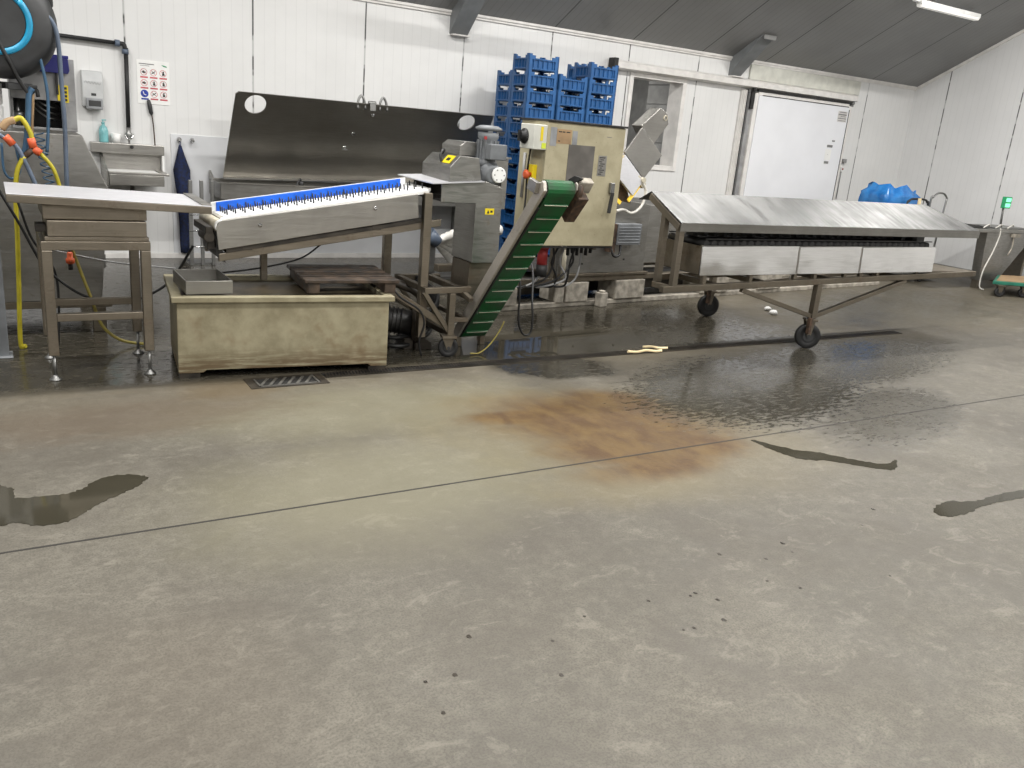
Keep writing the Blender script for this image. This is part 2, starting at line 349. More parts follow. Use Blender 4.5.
        o = bpy.data.objects.new(name, me); C.objects.link(o)
        if parent is None: o.location = off
        else: o.parent = parent
        OFF[o.name] = off
        if bev:
            b = o.modifiers.new('edge', 'BEVEL'); b.width = bev; b.segments = 2; b.limit_method = 'ANGLE'; b.angle_limit = math.radians(50)
        if label: o['label'] = label
        return o
def tag(o, label, cat, group=None):
    o['label'] = label; o['category'] = cat
    if group: o['group'] = group
    return o
def thing(name, label, cat, loc=(0, 0, 0), rotz=0.0, group=None):
    o = bpy.data.objects.new(name, None); C.objects.link(o); o.location = loc; o.rotation_euler = (0, 0, rotz); o.empty_display_size = .1
    OFF[o.name] = Vector(loc) if rotz == 0 else Vector((0, 0, 0))
    return tag(o, label, cat, group)
def struct(o):
    o['kind'] = 'structure'; return o
def dup_tree(root, loc, label=None, group=None):
    r = root.copy(); C.objects.link(r); r.location = loc
    if label: r['label'] = label
    if group: r['group'] = group
    for ch in list(root.children):
        c = ch.copy(); C.objects.link(c); c.parent = r
        for g in ch.children:
            d = g.copy(); C.objects.link(d); d.parent = c
    return r
def smooth_loop(pts, sub=6):
    n = len(pts); out = []
    for i in range(n):
        p0, p1, p2, p3 = [Vector(pts[(i + k) % n]) for k in (-1, 0, 1, 2)]
        for k in range(sub):
            u = k / sub; q = .5 * ((2 * p1) + (-p0 + p2) * u + (2 * p0 - 5 * p1 + 4 * p2 - p3) * u * u + (-p0 + 3 * p1 - 3 * p2 + p3) * u ** 3); out.append((q.x, q.y))
    return out

# ------------------------------------------------------------------ setting
WB, WR = 8.9, 12.6            # back wall plane y, right wall plane x
SL = .527                     # roof slope
RIDGE, FY, LX = .5, -7.9, -5.0
def roofz(yv): return 2.66 + (WB - (yv if yv >= RIDGE else 2 * RIDGE - yv)) * SL
b = MB(); b.box(LX - .12, FY - .12, -.1, WR + .12, 9.02, 0); b.mi = 1
b.box(LX, 2.999, -.02, 6.9, 3.010, .0008); b.box(6.9, 3.001, -.02, WR, 3.008, .0008)
b.mi = 2
SPOTS = [(.921, 1.666), (.933, 1.804), (1.024, 1.798), (1.376, 1.826), (1.306, 1.672), (1.813, 1.891), (1.975, 1.858), (2.006, 1.867), (1.806, 1.705), (1.848, 1.699), (2.321, 1.825), (2.597, 1.951), (2.4, 1.739), (1.978, 1.695), (2.813, 1.662), (3.101, 2.008), (2.30, 2.05), (2.62, 2.02), (2.05, 1.80), (2.45, 1.95), (3.3, 2.1), (1.55, 1.9), (1.15, 1.95)]
for i, (sx, sy) in enumerate(SPOTS):
    r = .006 + .006 * random.random(); b.cyl((sx, sy, -.01), (sx + .002, sy, .0009), r, r * .9, 10)
struct(b.build('floor', [M['floor'], M['joint'], M['spot']], loc=(0, 0, 0)))
# back wall with the hatch opening
HX0, HX1, HZ0, HZ1 = 6.97, 7.81, 1.2, 2.27
b = MB(); b.box(LX, WB, 0, HX0, WB + .12, 2.72); b.box(HX1, WB, 0, WR, WB + .12, 2.72); b.box(HX0, WB, 0, HX1, WB + .12, HZ0); b.box(HX0, WB, HZ1, HX1, WB + .12, 2.72)
struct(b.build('wall_back', M['wall_b'], loc=(0, WB, 0)))
gable = [(FY, 0), (WB, 0), (WB, roofz(WB)), (RIDGE, roofz(RIDGE)), (FY, roofz(FY))]
struct(MB().prism(gable, 'x', WR, WR + .12).build('wall_right', M['wall_r'], loc=(WR, 3, 0)))
struct(MB().prism(gable, 'x', LX - .12, LX).build('wall_left', M['wall_r'], loc=(LX, 3, 0)))
struct(MB().box(LX, FY - .12, 0, WR, FY, 2.72).build('wall_front', M['wall_b'], loc=(3, FY, 0)))
b = MB()
for yl in (WB + .12, FY - .12): b.prism([(yl, roofz(yl)), (RIDGE, roofz(RIDGE)), (RIDGE, roofz(RIDGE) + .12), (yl, roofz(yl) + .12)], 'x', LX - .12, WR + .12)
struct(b.build('ceiling', M['roof'], loc=(0, 0, 0)))
# room beyond the hatch
b = MB(); b.box(6.4, WB + .12, 0, 6.5, 11.6, 2.7); b.box(8.35, WB + .12, 0, 8.45, 11.6, 2.7); b.box(6.4, 11.6, 0, 8.45, 11.7, 2.7); b.box(6.4, WB + .12, 2.7, 8.45, 11.7, 2.8); b.box(6.4, WB + .125, -.1, 8.45, 11.7, 0)
struct(b.build('wall_annex', M['backroom'], loc=(7.4, 10, 0)))
b = MB()
for k in range(10): b.box(7.83, WB + .26, .25 + k * .25, 7.86, 9.62, .485 + k * .25)
b.build('trim_4', M['backroom'], None, .004)['kind'] = 'structure'
b = MB(); b.box(7.25, 10.6, 0, 7.4, 10.75, 2.69); b.box(6.6, 10.62, 1.35, 8.3, 10.7, 1.5); struct(b.build('trim_5', M['lgrey'], None, .004))
b = MB(); b.box(HX0 - .05, WB - .02, HZ0 - .05, HX0, WB - .001, HZ1 + .05); b.box(HX1, WB - .02, HZ0 - .05, HX1 + .05, WB - .001, HZ1 + .05); b.box(HX0, WB - .02, HZ1, HX1, WB - .001, HZ1 + .05); b.box(HX0, WB - .02, HZ0 - .05, HX1, WB - .001, HZ0)
b.box(HX0 + .0005, WB - .02, HZ0 + .012, HX0 + .012, WB + .25, HZ1 - .012); b.box(HX1 - .012, WB - .02, HZ0 + .012, HX1 - .0005, WB + .25, HZ1 - .012); b.box(HX0 + .0005, WB - .02, HZ1 - .012, HX1 - .0005, WB + .25, HZ1 - .0005); b.box(HX0 + .0005, WB - .02, HZ0 + .0005, HX1 - .0005, WB + .25, HZ0 + .012)
struct(b.build('window_1', M['trimw'], None, .003))
# trims along the roof line
b = MB(); b.box(LX, WB - .02, 2.625, WR, WB - .001, 2.668); b.box(LX, WB - .035, 2.65, WR, WB - .02, 2.676); struct(b.build('trim_1', M['trimw'], loc=(0, WB, 2.6)))
b = MB(); b.hexa([(WR - .02, WB, roofz(WB) - .05), (WR - .001, WB, roofz(WB) - .05), (WR - .001, RIDGE, roofz(RIDGE) - .05), (WR - .02, RIDGE, roofz(RIDGE) - .05), (WR - .02, WB, roofz(WB) - .002), (WR - .001, WB, roofz(WB) - .002), (WR - .001, RIDGE, roofz(RIDGE) - .002), (WR - .02, RIDGE, roofz(RIDGE) - .002)])
struct(b.build('trim_2', M['trimw'], loc=(WR, 3, 3)))
b = MB(); b.box(8.95, WB - .03, 2.43, 11.25, WB - .003, 2.62); struct(b.build('trim_3', M['trimb'], None, .003))
# lower wall lining and floor strip
b = MB(); b.box(1.5, WB - .012, .03, 5.0, WB - .001, 1.19); struct(b.build('trim_6', M['wainscot'], None, .002))
b = MB(); b.box(LX, WB - .03, 0, 8.8, WB - .013, .05); struct(b.build('baseboard_back', M['trimw'], None, .002))
b = MB(); b.box(WR - .03, 0, 0, WR - .001, WB - .03, .06); struct(b.build('baseboard_right', M['zinc'], None, .002))
# steel haunches below the roof
for x0, x1 in ((4.39, 4.62), (8.57, 8.80)):
    y1 = 8.39; e = .004
    b = MB(); b.prism([(WB, 2.44), (WB, roofz(WB) + .02), (y1, roofz(y1) + .02), (y1, roofz(y1) - .012)], 'x', x0 + .004, x1 - .004)
    o = struct(b.build('trim_7' if x0 < 5 else 'trim_8', M['beam'], None, .003))
    e = MB(); e.box(x0 + .02, y1 - .016, roofz(y1) - .05, x1 + .01, y1, roofz(y1) + .006); e.build('end_plate', M['zinc'], o, .002)
    e = MB(); e.box(x0 + .01, WB - .09, 2.425, x1 - .01, WB - .001, 2.44); e.build('foot_plate', M['trimw'], o, .002)
# sliding cold store door
d1 = bpy.data.objects.new('door_1', None); C.objects.link(d1); d1.location = (10.05, WB, 0); d1['kind'] = 'structure'; OFF['door_1'] = Vector((10.05, WB, 0))
MB().box(9.13, WB - .09, .02, 11.02, WB - .03, 2.235).build('leaf', M['doorw'], d1, .006)
b = MB(); b.box(9.06, WB - .075, .02, 9.128, WB - .01, 2.26); b.box(11.022, WB - .075, .02, 11.09, WB - .01, 2.26); b.box(9.128, WB - .075, 2.238, 11.022, WB - .01, 2.28); b.build('frame', M['trimw'], d1, .004)
b = MB(); b.box(11.014, WB - .095, .1, 11.024, WB - .06, 2.2); b.box(9.2, WB - .095, 2.233, 11.0, WB - .06, 2.243); b.build('gasket', M['black'], d1)
MB().box(8.985, WB - .05, .02, 9.06, WB - .004, 2.27).build('edge_profile', M['lgrey'], d1, .004)
MB().box(8.945, WB - .012, .02, 8.985, WB - .003, 2.30).build('gap_shade', M['black'], d1)  # black strip standing in for the shade in the gap beside the door
b = MB(); b.box(8.85, WB - .035, .02, 8.945, WB - .003, 2.29)
for k in range(3): b.box(8.862 + k * .03, WB - .05, .02, 8.872 + k * .03, WB - .034, 2.29)
b.build('jamb', M['trimw'], d1, .003)
b = MB(); b.prism([(WB - .12, 2.33), (WB - .12, 2.40), (WB - .02, 2.43), (WB - .02, 2.31)], 'x', 6.63, 11.14); b.build('rail', M['trimw'], d1, .004)
b = MB(); b.box(9.1, WB - .085, 2.29, 11.1, WB - .05, 2.31); b.build('rail_shadow', M['black_metal'], d1)  # dark strip painted in as the thin shadow under the rail
b = MB(); b.box(6.57, WB - .13, 2.29, 6.63, WB - .01, 2.44); b.build('rail_end_stop', M['black'], d1, .004)
for rx in (9.02, 11.08):
    b = MB(); b.box(rx - .03, WB - .08, 2.05 if rx < 10 else 2.25, rx + .03, WB - .05, 2.3); b.cyl((rx, WB - .1, 2.3), (rx, WB - .05, 2.3), .025); b.build('hanger', M['black_metal'] if rx < 10 else M['zinc'], d1, .002)
def notice(x0, z0, x1, z1, lines, c=M['paper'], lc=M['ink_grey']):
    b = MB(); b.box(x0, WB - .0925, z0, x1, WB - .0902, z1); b.mi = 1
    for (a0, q0, a1, q1) in lines: b.box(x0 + (x1 - x0) * a0, WB - .0935, z0 + (z1 - z0) * q0, x0 + (x1 - x0) * a1, WB - .0924, z0 + (z1 - z0) * q1)
    b.build('notice', [c, lc], d1)
notice(10.79, 2.02, 10.99, 2.17, [(.15, .86, .9, .93), (.05, .62, .95, .74), (.3, .48, .9, .54), (.05, .28, .95, .36), (.1, .08, .9, .14)], plain('faded_paper', (.62, .60, .58, 1), .6, var=.05))
notice(10.76, 1.725, 10.83, 1.755, [(.05, .1, .95, .9)]); notice(10.67, 1.64, 10.80, 1.685, [(.03, .1, .97, .9)]); notice(10.665, 1.405, 10.77, 1.45, [(.03, .1, .97, .9)]); notice(10.66, 1.46, 10.79, 1.62, [(.4, .5, .5, .53)])
# door switch on the wall
sw = thing('door_switch', 'small grey push button switch with red button on wall right of the sliding door', 'switch', (11.19, WB, 1.3))
MB().box(11.165, WB - .05, 1.44, 11.235, WB - .002, 1.50).build('key_box', M['lgrey'], sw, .005)
b = MB(); b.box(11.16, WB - .04, 1.31, 11.205, WB - .002, 1.38); b.build('button_box', M['white'], sw, .004)
MB().cyl((11.183, WB - .05, 1.35), (11.183, WB - .038, 1.35), .012).build('button', M['red'], sw)
MB().cyl((11.19, WB - .02, .9), (11.19, WB - .02, 1.31), .008, seg=8).build('conduit', M['lgrey'], sw)

# ------------------------------------------------------------------ strip lamp on the roof
def strip_lamp(x0, x1, yv, zv, label, lit='tube'):
    t_ = thing('strip_light', label, 'lamp', (x0, yv, zv), group='strip lamps on the roof')
    hw = .045 if lit == 'tube' else .02; b = MB(); b.box(x0, yv - hw, zv + (0 if lit == 'tube' else .036), x1, yv + hw, zv + .05); b.build('housing', M['white'], t_, .008)
    b = MB()
    if lit != 'tube': b.cyl((x0 + .02, yv, zv - .02), (x1 - .02, yv, zv - .02), .055, seg=16)
    else: b.prism([(yv - .05, zv), (yv - .035, zv - .03), (yv + .035, zv - .03), (yv + .05, zv)], 'x', x0 + .02, x1 - .02)
    b.build('diffuser', M[lit], t_, .004)
    b = MB(); b.box(x0 - .1, yv - .03, zv + .02, x0 - .02, yv + .03, zv + .08); b.cyl((x0 - .06, yv, zv + .05), (x0 + .02, yv, zv + .05), .02); b.build('connector', M['white'], t_, .006)
    for hx in (x0 + .15, x1 - .15):
        MB().cyl((hx, yv, zv + .04), (hx, yv, roofz(yv) + .01), .006, seg=6).build('hanger', M['zinc'], t_)
    return t_
strip_lamp(10.02, 11.28, 7.28, 3.41, 'white strip lamp hanging under the dark grey roof, top right')
strip_lamp(4.3, 5.5, 7.75, 3.04, 'lit white strip lamp under the roof, just above the top edge near the blue crates', 'tube_lit')
b = MB(); b.tube([(7.5, 7.32, roofz(7.32) - .02), (8.6, 7.3, roofz(7.3) - .05), (9.4, 7.29, 3.45), (9.94, 7.28, 3.46)], .006, 6)
tag(b.build('lamp_cable', M['cable_white']), 'thin white cable running to the strip lamp under the roof', 'cable')

# ------------------------------------------------------------------ steel feed table (left)
T = thing('feed_table', 'stainless steel feed table with flat top and square legs left of the cream tank', 'table', (.45, 5.2, 0))
tz = lambda x: .992 - .036 * (x - .055)
b = MB(); x0, x1, y0, y1 = .055, 1.035, 4.92, 5.45
e_ = MB(); e_.hexa([(x0, y0, tz(x0) - .045), (x1, y0, tz(x1) - .045), (x1, y1, tz(x1) - .04), (x0, y1, tz(x0) - .04), (x0, y0, tz(x0) - .006), (x1, y0, tz(x1) - .006), (x1, y1, tz(x1)), (x0, y1, tz(x0))]); e_.build('table_edge', M['frame'], T, .003)
b.hexa([(x0, y0, tz(x0) - .0055), (x1, y0, tz(x1) - .0055), (x1, y1, tz(x1) + .0005), (x0, y1, tz(x0) + .0005), (x0, y0, tz(x0)), (x1, y0, tz(x1)), (x1, y1, tz(x1) + .006), (x0, y1, tz(x0) + .006)])
b.build('table_top', M['steel_top'], T, .002)
b = MB(); b.hexa([(.98, 4.925, tz(.98) + .001), (x1, 4.925, tz(x1) + .001), (x1, y1, tz(x1) + .007), (.98, y1, tz(.98) + .007), (.98, 4.925, tz(.98) + .008), (x1, 4.925, tz(x1) + .008), (x1, y1, tz(x1) + .014), (.98, y1, tz(.98) + .014)]); b.build('end_strip', M['steel_grey'], T, .002)
b = MB(); b.box(.21, 4.97, .862, .705, 5.42, .935); b.build('riser_box', M['frame'], T, .004)
b = MB(); b.box(.225, 4.955, .775, .70, 5.42, .858); b.build('drive_box', M['frame'], T, .004)
b = MB(); b.box(.23, 4.985, .934, .69, 5.40, .953); b.build('packer', M['black_metal'], T)
b = MB(); b.box(.175, 5.02, .79, .224, 5.12, .83); b.build('switch_box', M['grime'], T, .003)
b = MB(); b.box(.19, 4.945, .705, .715, 4.99, .752); b.box(.19, 5.40, .705, .715, 5.445, .752); b.box(.19, 4.99, .705, .235, 5.40, .752); b.box(.67, 4.99, .705, .715, 5.40, .752); b.box(.21, 4.96, .7525, .71, 5.43, .774); b.build('top_frame', M['frame'], T, .003)
for lx, ly in ((.19, 4.945), (.665, 4.945), (.19, 5.395), (.665, 5.395)):
    b = MB(); b.box(lx, ly, .14, lx + .05, ly + .05, .7045); l = b.build('leg', M['frame'], T, .004)
    b = MB(); b.cyl((lx + .025, ly + .025, .012), (lx + .025, ly + .025, .14), .009, seg=10); b.lathe((lx + .025, ly + .025, 0), [(.032, 0), (.032, .006), (.014, .02), (.012, .028)], seg=14); b.build('levelling_foot', M['zinc'], l)
b = MB(); b.box(.2402, 4.95, .325, .6648, 4.99, .365); b.build('front_rail', M['frame'], T, .003)
b = MB(); b.box(.2402, 5.40, .31, .6648, 5.44, .35); b.build('back_rail', M['dirty'], T, .003)
# ------------------------------------------------------------------ cream settling tank
A = math.radians(-6.0)
T = thing('settling_tank', 'long cream painted tank with brown stains under the pin conveyor', 'tank', (1.455, 5.09, 0), A)
L, D, H = .605, .325, .44
b = MB(); b.sheet([[(-L, 0), (L, 0), (L, H), (-L, H)]], lambda u, v: (u, -D, v), Vector((0, .02, 0)))
b = MB()
b.prism([(-L, .03), (-L + .13, .03), (-L + .15, .045), (L - .12, .045), (L - .10, .03), (L, .03), (L, H), (-L, H)], 'y', -D, -D + .018)
b.box(-L, D - .018, .03, L, D, H); b.box(-L, -D + .018, .03, -L + .018, D - .018, H); b.box(L - .018, -D + .018, .03, L, D - .018, H); b.box(-L + .018, -D + .018, .045, L - .018, D - .018, .06)
b.build('body', M['tank'], T, .003)
for sx in (-1, 1):
    for sy in (-1, 1):
        b = MB(); b.box(sx * (L - .06) - .055, sy * (D - .05) - .045, 0, sx * (L - .06) + .055, sy * (D - .05) + .045, .0295); b.build('foot', M['grime'], T)
R = .028
b = MB(); b.box(-L - R, -D - R, H + .001, L + R, -D + R, H + .032); b.box(-L - R, D - R, H + .001, L + R, D + R, H + .032); b.box(-L - R, -D + R, H + .001, -L + R, D - R, H + .032); b.box(L - R, -D + R, H + .001, L + R, D - R, H + .032)
b.build('rim', M['tank'], T, .004)
b = MB(); b.box(-L + .03, -D + .03, H - .03, L - .03, D - .03, H + .004); b.build('scum_cover', M['scum'], T)
# open tray on the tank
b = MB(); zt = .474
b.box(.875, 4.86, zt, 1.13, 4.868, zt + .075); b.box(.875, 5.24, zt, 1.13, 5.248, zt + .075); b.box(.875, 4.868, zt, .883, 5.24, zt + .075); b.box(1.122, 4.868, zt, 1.13, 5.24, zt + .075); b.box(.883, 4.868, zt, 1.122, 5.24, zt + .008)
tag(b.build('tray', M['steel_grey'], None, .002), 'open grey steel tray standing on the left end of the cream tank', 'tray')
# slatted wooden grate on the tank
T = thing('pallet', 'small dark wet wooden pallet lying on the right end of the cream tank', 'pallet', (1.84, 5.02, .474), math.radians(-5))
for k in range(4):
    yy = -.24 + k * .145; b = MB(); b.box(-.29, yy, .062, .29, yy + .10, .084); b.build('slat', M['wood'], T, .004)
for sx in (-.27, .2):
    b = MB(); b.box(sx, -.23, .0, sx + .07, .29, .0615); b.build('bearer', M['wood'], T, .004)

# ------------------------------------------------------------------ pin conveyor with outlet housing
T = thing('pin_conveyor', 'sloping stainless pin conveyor with white pinned belt and blue side guard', 'conveyor', (1.75, 5.2, 0))
sl = .1613
def cz(x): return .862 + (x - 1.07) * sl
def slab(x0, x1, y0, y1, o0, o1, b=None):
    b = b or MB(); return b.hexa([(x0, y0, cz(x0) + o0), (x1, y0, cz(x1) + o0), (x1, y1, cz(x1) + o0), (x0, y1, cz(x0) + o0), (x0, y0, cz(x0) + o1), (x1, y0, cz(x1) + o1), (x1, y1, cz(x1) + o1), (x0, y1, cz(x0) + o1)])
b = MB(); b.prism([(1.085, cz(1.085) - .165), (2.33, cz(2.33) - .155), (2.315, cz(2.315) - .003), (1.10, cz(1.10) + .002), (1.072, cz(1.07) - .03)], 'y', 5.0, 5.012)
p = b.build('side_plate', M['steel'], T, .003)
for bx in (1.32, 2.03):
    b = MB(); b.lathe((bx, 5.0, cz(bx) - .055), [(.012, 0), (.012, .006), (.006, .012)], (0, -1, 0), 10); b.build('bolt', M['chrome'], p)
b = MB(); b.prism([(1.085, cz(1.085) - .165), (2.33, cz(2.33) - .155), (2.315, cz(2.315) - .003), (1.10, cz(1.10) + .002), (1.072, cz(1.07) - .03)], 'y', 5.43, 5.442); b.build('side_plate', M['steel'], T, .003)
slab(1.12, 2.42, 5.035, 5.415, -.004, .018).build('belt', M['white'], T, .003)
slab(1.10, 2.40, 5.0125, 5.034, -.012, .012).build('belt_edge', M['white'], T, .003)
slab(1.10, 2.40, 5.416, 5.4295, -.012, .022).build('belt_edge', M['white'], T, .003)
slab(1.13, 2.30, 5.25, 5.262, .0185, .072).build('side_guard', M['guard'], T, .003)
slab(1.10, 2.34, 5.2625, 5.268, .0185, .075).build('back_strip', M['white'], T, .002)
for k in range(25):
    px = 1.15 + k * .051
    for q in range(4):
        py = 5.065 + q * (.055 if px < 2.32 else .10) + (.012 if k % 2 else 0); b = MB(); b.cyl((px, py, cz(px) + .017), (px - .004, py, cz(px) + .052), .005, .0038, 6); b.build('pin', M['black'], T)
b = MB(); b.cyl((1.10, 5.013, cz(1.1) - .035), (1.10, 5.429, cz(1.1) - .035), .036, seg=20); b.build('tail_roller', M['cream'], T)
b = MB(); b.torus((1.098, 5.008, cz(1.1) - .03), (0, 1, 0), .028, .008, 20, 6); b.build('roller_ring', M['white'], T)
b = MB(); b.box(1.02, 5.02, .79, 1.06, 5.36, .83); b.box(1.035, 5.05, .70, 1.075, 5.12, .80); b.cyl((1.04, 5.02, .77), (1.04, 5.2, .77), .03, seg=12); b.build('tail_bracket', M['grime'], T, .003)
b = MB(); b.prism([(1.07, .80), (1.085, .66), (1.13, .62), (1.12, .68)], 'y', 5.03, 5.42); b.build('tail_plate', M['black_metal'], T)
for yy in (5.02, 5.38):
    slab(1.09, 2.50, yy, yy + .035, -.235, -.19).build('lower_rail', M['frame'], T, .003)
for bx in (1.25, 2.05):
    b = MB(); zz = cz(bx) - .19; b.box(bx - .03, 5.012, zz - .002, bx + .03, 5.0199, zz + .03); b.build('clamp', M['grime'], T, .002)
b = MB(); slab(1.13, 2.36, 5.013, 5.42, -.19, -.165, b); b.build('drip_tray', M['grime'], T)
for lx, ly, z0 in ((2.36, 4.985, .12), (2.27, 5.40, .12)):
    b = MB(); b.box(lx, ly, z0, lx + .055, ly + .05, cz(lx) - (.0 if ly < 5.2 else .2)); b.build('leg', M['frame'], T, .004)
MB().box(1.40, 5.28, .468, 1.44, 5.32, cz(1.40) - .236).build('prop', M['dirty'], T, .003)
# housing at the head of the conveyor
b = MB(); b.prism([(2.475, 1.015), (2.73, 1.015), (2.73, .62), (2.935, .62), (2.925, 1.12), (2.80, 1.16), (2.475, 1.128)], 'y', 4.99, 5.0)
b.build('housing_front', M['washer'], T, .002)
b = MB(); b.prism([(2.735, .62), (2.93, .62), (2.92, 1.12), (2.74, 1.13)], 'y', 5.0005, 5.30); b.build('discharge_duct', M['steel_grey'], T, .004)
b = MB(); b.box(2.475, 5.0005, 1.02, 2.734, 5.43, 1.03); b.box(2.475, 5.42, 1.03, 2.92, 5.43, 1.13); b.build('housing_floor', M['grime'], T)
b = MB(); b.prism([(2.74, .615), (2.93, .615), (3.0, .30), (2.73, .36)], 'y', 5.03, 5.29); b.build('lower_chute', M['dirty'], T, .003)
b = MB(); b.hexa([(2.40, 4.97, 1.128), (2.775, 4.97, 1.155), (2.775, 5.44, 1.165), (2.36, 5.44, 1.142), (2.40, 4.97, 1.135), (2.775, 4.97, 1.162), (2.775, 5.44, 1.172), (2.36, 5.44, 1.149)]); b.build('cover_flange', M['steel_top'], T)
b = MB(); b.prism([(2.53, 1.146), (2.765, 1.164), (2.74, 1.305), (2.60, 1.312), (2.53, 1.238)], 'y', 5.0, 5.42); cv = b.build('cover', M['washer'], T, .004)
b = MB(); b.tube([(2.548, 5.16, 1.262), (2.54, 5.17, 1.30), (2.572, 5.20, 1.335), (2.60, 5.24, 1.33), (2.588, 5.26, 1.30)], .009, 8); b.build('handle', M['black'], cv)
def on_slope(u, y): return (2.53 + .07 * u, y, 1.238 + .074 * u)
b = MB(); q = [on_slope(.25, 5.05), on_slope(.9, 5.05), on_slope(.9, 5.16), on_slope(.25, 5.16)]; dn = Vector((-.0015, 0, .0014))
b.hexa([Vector(v) + dn * .3 for v in q] + [Vector(v) + dn * 1.6 for v in q]); b.mi = 1
q = [on_slope(.45, 5.08), on_slope(.7, 5.08), on_slope(.7, 5.13), on_slope(.45, 5.13)]; b.hexa([Vector(v) + dn * 1.65 for v in q] + [Vector(v) + dn * 2.2 for v in q]); b.build('warning_sticker', [M['sticker'], M['ink']], cv, label='yellow warning sticker')
b = MB(); b.box(2.805, 4.988, .945, 2.873, 4.9898, .985); b.mi = 1
b.prism([(2.818, .952), (2.838, .952), (2.828, .976)], 'y', 4.9868, 4.9879); b.box(2.845, 4.9868, .958, 2.862, 4.9879, .972); b.build('warning_sticker', [M['sticker'], M['ink']], T, label='yellow warning sticker')
# gear motor on the housing
mt = MB(); mt.lathe((2.85, 5.10, 1.235), [(.055, 0), (.07, .02), (.07, .05), (.062, .06), (.062, .19), (.07, .2), (.07, .235)], seg=22)
for k in range(14):
    a = 2 * math.pi * k / 14; mt.bar((2.85 + .066 * math.cos(a), 5.1 + .066 * math.sin(a), 1.30), (2.85 + .066 * math.cos(a), 5.1 + .066 * math.sin(a), 1.42), .006, .02, (math.cos(a), math.sin(a), 0))
mo = mt.build('motor', M['grey'], T)
b = MB(); b.lathe((2.85, 5.10, 1.478), [(.06, 0), (.088, .008), (.09, .02), (.06, .034), (0.001, .038)], seg=24); b.build('rain_cap', M['grey'], mo)
b = MB(); b.box(2.80, 4.965, 1.30, 2.925, 5.035, 1.40); b.build('terminal_box', M['grey'], mo, .006)
b = MB(); b.box(2.783, 5.026, 1.425, 2.80, 5.036, 1.445); b.build('red_tag', M['red'], mo)
b = MB(); b.lathe((2.85, 5.02, 1.205), [(.075, -.09), (.075, .0), (.05, .03)], (0, -1, 0), 22); b.box(2.775, 5.03, 1.15, 2.93, 5.19, 1.236); b.build('gearbox', M['grey'], T, .006)
b = MB(); b.lathe((2.885, 4.99, 1.205), [(.052, 0), (.052, .012), (.046, .016)], (0, -1, 0), 22)
b.mi = 1
for a in range(0, 360, 60): b.cyl((2.885 + .036 * math.cos(math.radians(a)), 4.9745, 1.205 + .036 * math.sin(math.radians(a))), (2.885 + .036 * math.cos(math.radians(a)), 4.972, 1.205 + .036 * math.sin(math.radians(a))), .005, seg=8)
b.build('gear_cover', [M['paper'], M['ink_grey']], T)
b = MB(); b.prism([(2.66, 1.31), (2.79, 1.31), (2.79, 1.40), (2.70, 1.40), (2.66, 1.37)], 'y', 5.13, 5.40); b.build('drive_guard', M['washer'], T, .004)
b = MB(); b.box(2.93, 5.30, .95, 3.14, 5.34, 1.30); b.box(2.93, 5.02, 1.13, 2.94, 5.30, 1.19); b.build('splash_plate', M['steel_grey'], T, .003)
b = MB(); b.box(2.92, 5.28, 1.30, 3.15, 5.36, 1.312); b.build('splash_cap', M['steel'], T)
# base frame with castors
b = MB()
for yy in (4.93, 5.40):
    b.bar((2.36, yy, .452), (2.70, yy, .452), .04, .04); b.bar((2.36, yy, .44), (2.56, yy, .16), .03, .03)
    b.bar((2.565, yy, .43), (2.565, yy, .135), .045, .045); b.bar((2.56, yy, .25), (2.695, yy, .245), .03, .03)
    b.bar((2.02, yy + .02, .52), (2.60, yy + .02, .17), .03, .045)
b.bar((2.62, 4.93, .452), (2.62, 5.42, .452), .04, .04); b.bar((2.38, 4.93, .452), (2.38, 5.42, .452), .04, .04); b.bar((2.68, 4.93, .245), (2.68, 5.42, .245), .03, .03); b.bar((2.565, 4.93, .15), (2.565, 5.42, .15), .04, .04); b.bar((2.03, 4.95, .52), (2.03, 5.42, .52), .04, .04)
b.bar((2.64, 5.0, .455), (2.66, 4.83, .40), .035, .03)
b.build('base_frame', M['dirty'], T, .003)
def castor(parent, x, y, r, a=0.0, top=.13, name='castor', wd=.034):
    ca, sa = math.cos(a), math.sin(a)
    def P(u, v, z): return (x + u * ca - v * sa, y + u * sa + v * ca, z)
    b = MB(); h0 = top - .016
    b.hexa([P(-.05, -.045, h0), P(.05, -.045, h0), P(.05, .045, h0), P(-.05, .045, h0), P(-.05, -.045, top), P(.05, -.045, top), P(.05, .045, top), P(-.05, .045, top)])
    for s in (-1, 1):
        v = s * (wd / 2 + .007); q = [(-.045, h0), (.035, h0), (.012, r - .012), (-.014, r - .012)]
        b.hexa([P(q[3][0], v - .003, q[3][1]), P(q[2][0], v - .003, q[2][1]), P(q[2][0], v + .003, q[2][1]), P(q[3][0], v + .003, q[3][1]), P(q[0][0], v - .003, q[0][1]), P(q[1][0], v - .003, q[1][1]), P(q[1][0], v + .003, q[1][1]), P(q[0][0], v + .003, q[0][1])])
    c = b.build(name, M['dirty'], parent, .002)
    b = MB(); p0 = Vector(P(0, -wd / 2, r)); p1 = Vector(P(0, wd / 2, r)); d = (p1 - p0)
    b.lathe(p0, [(r * .55, .003), (r * .6, 0), (r * .92, 0), (r, .006), (r, wd - .006), (r * .92, wd), (r * .6, wd), (r * .55, wd - .003)], d, 26)
    wh = b.build('wheel', M['black'], c)
    b = MB(); b.cyl(P(0, -wd / 2 - .012, r), P(0, wd / 2 + .012, r), r * .16, seg=10); b.lathe(p0, [(r * .42, -.001), (r * .42, wd + .002)], d, 20); b.build('hub', M['char'], c)
    return c
castor(T, 2.545, 4.90, .068, -.25, .15); castor(T, 2.545, 5.44, .068, .0, .15)
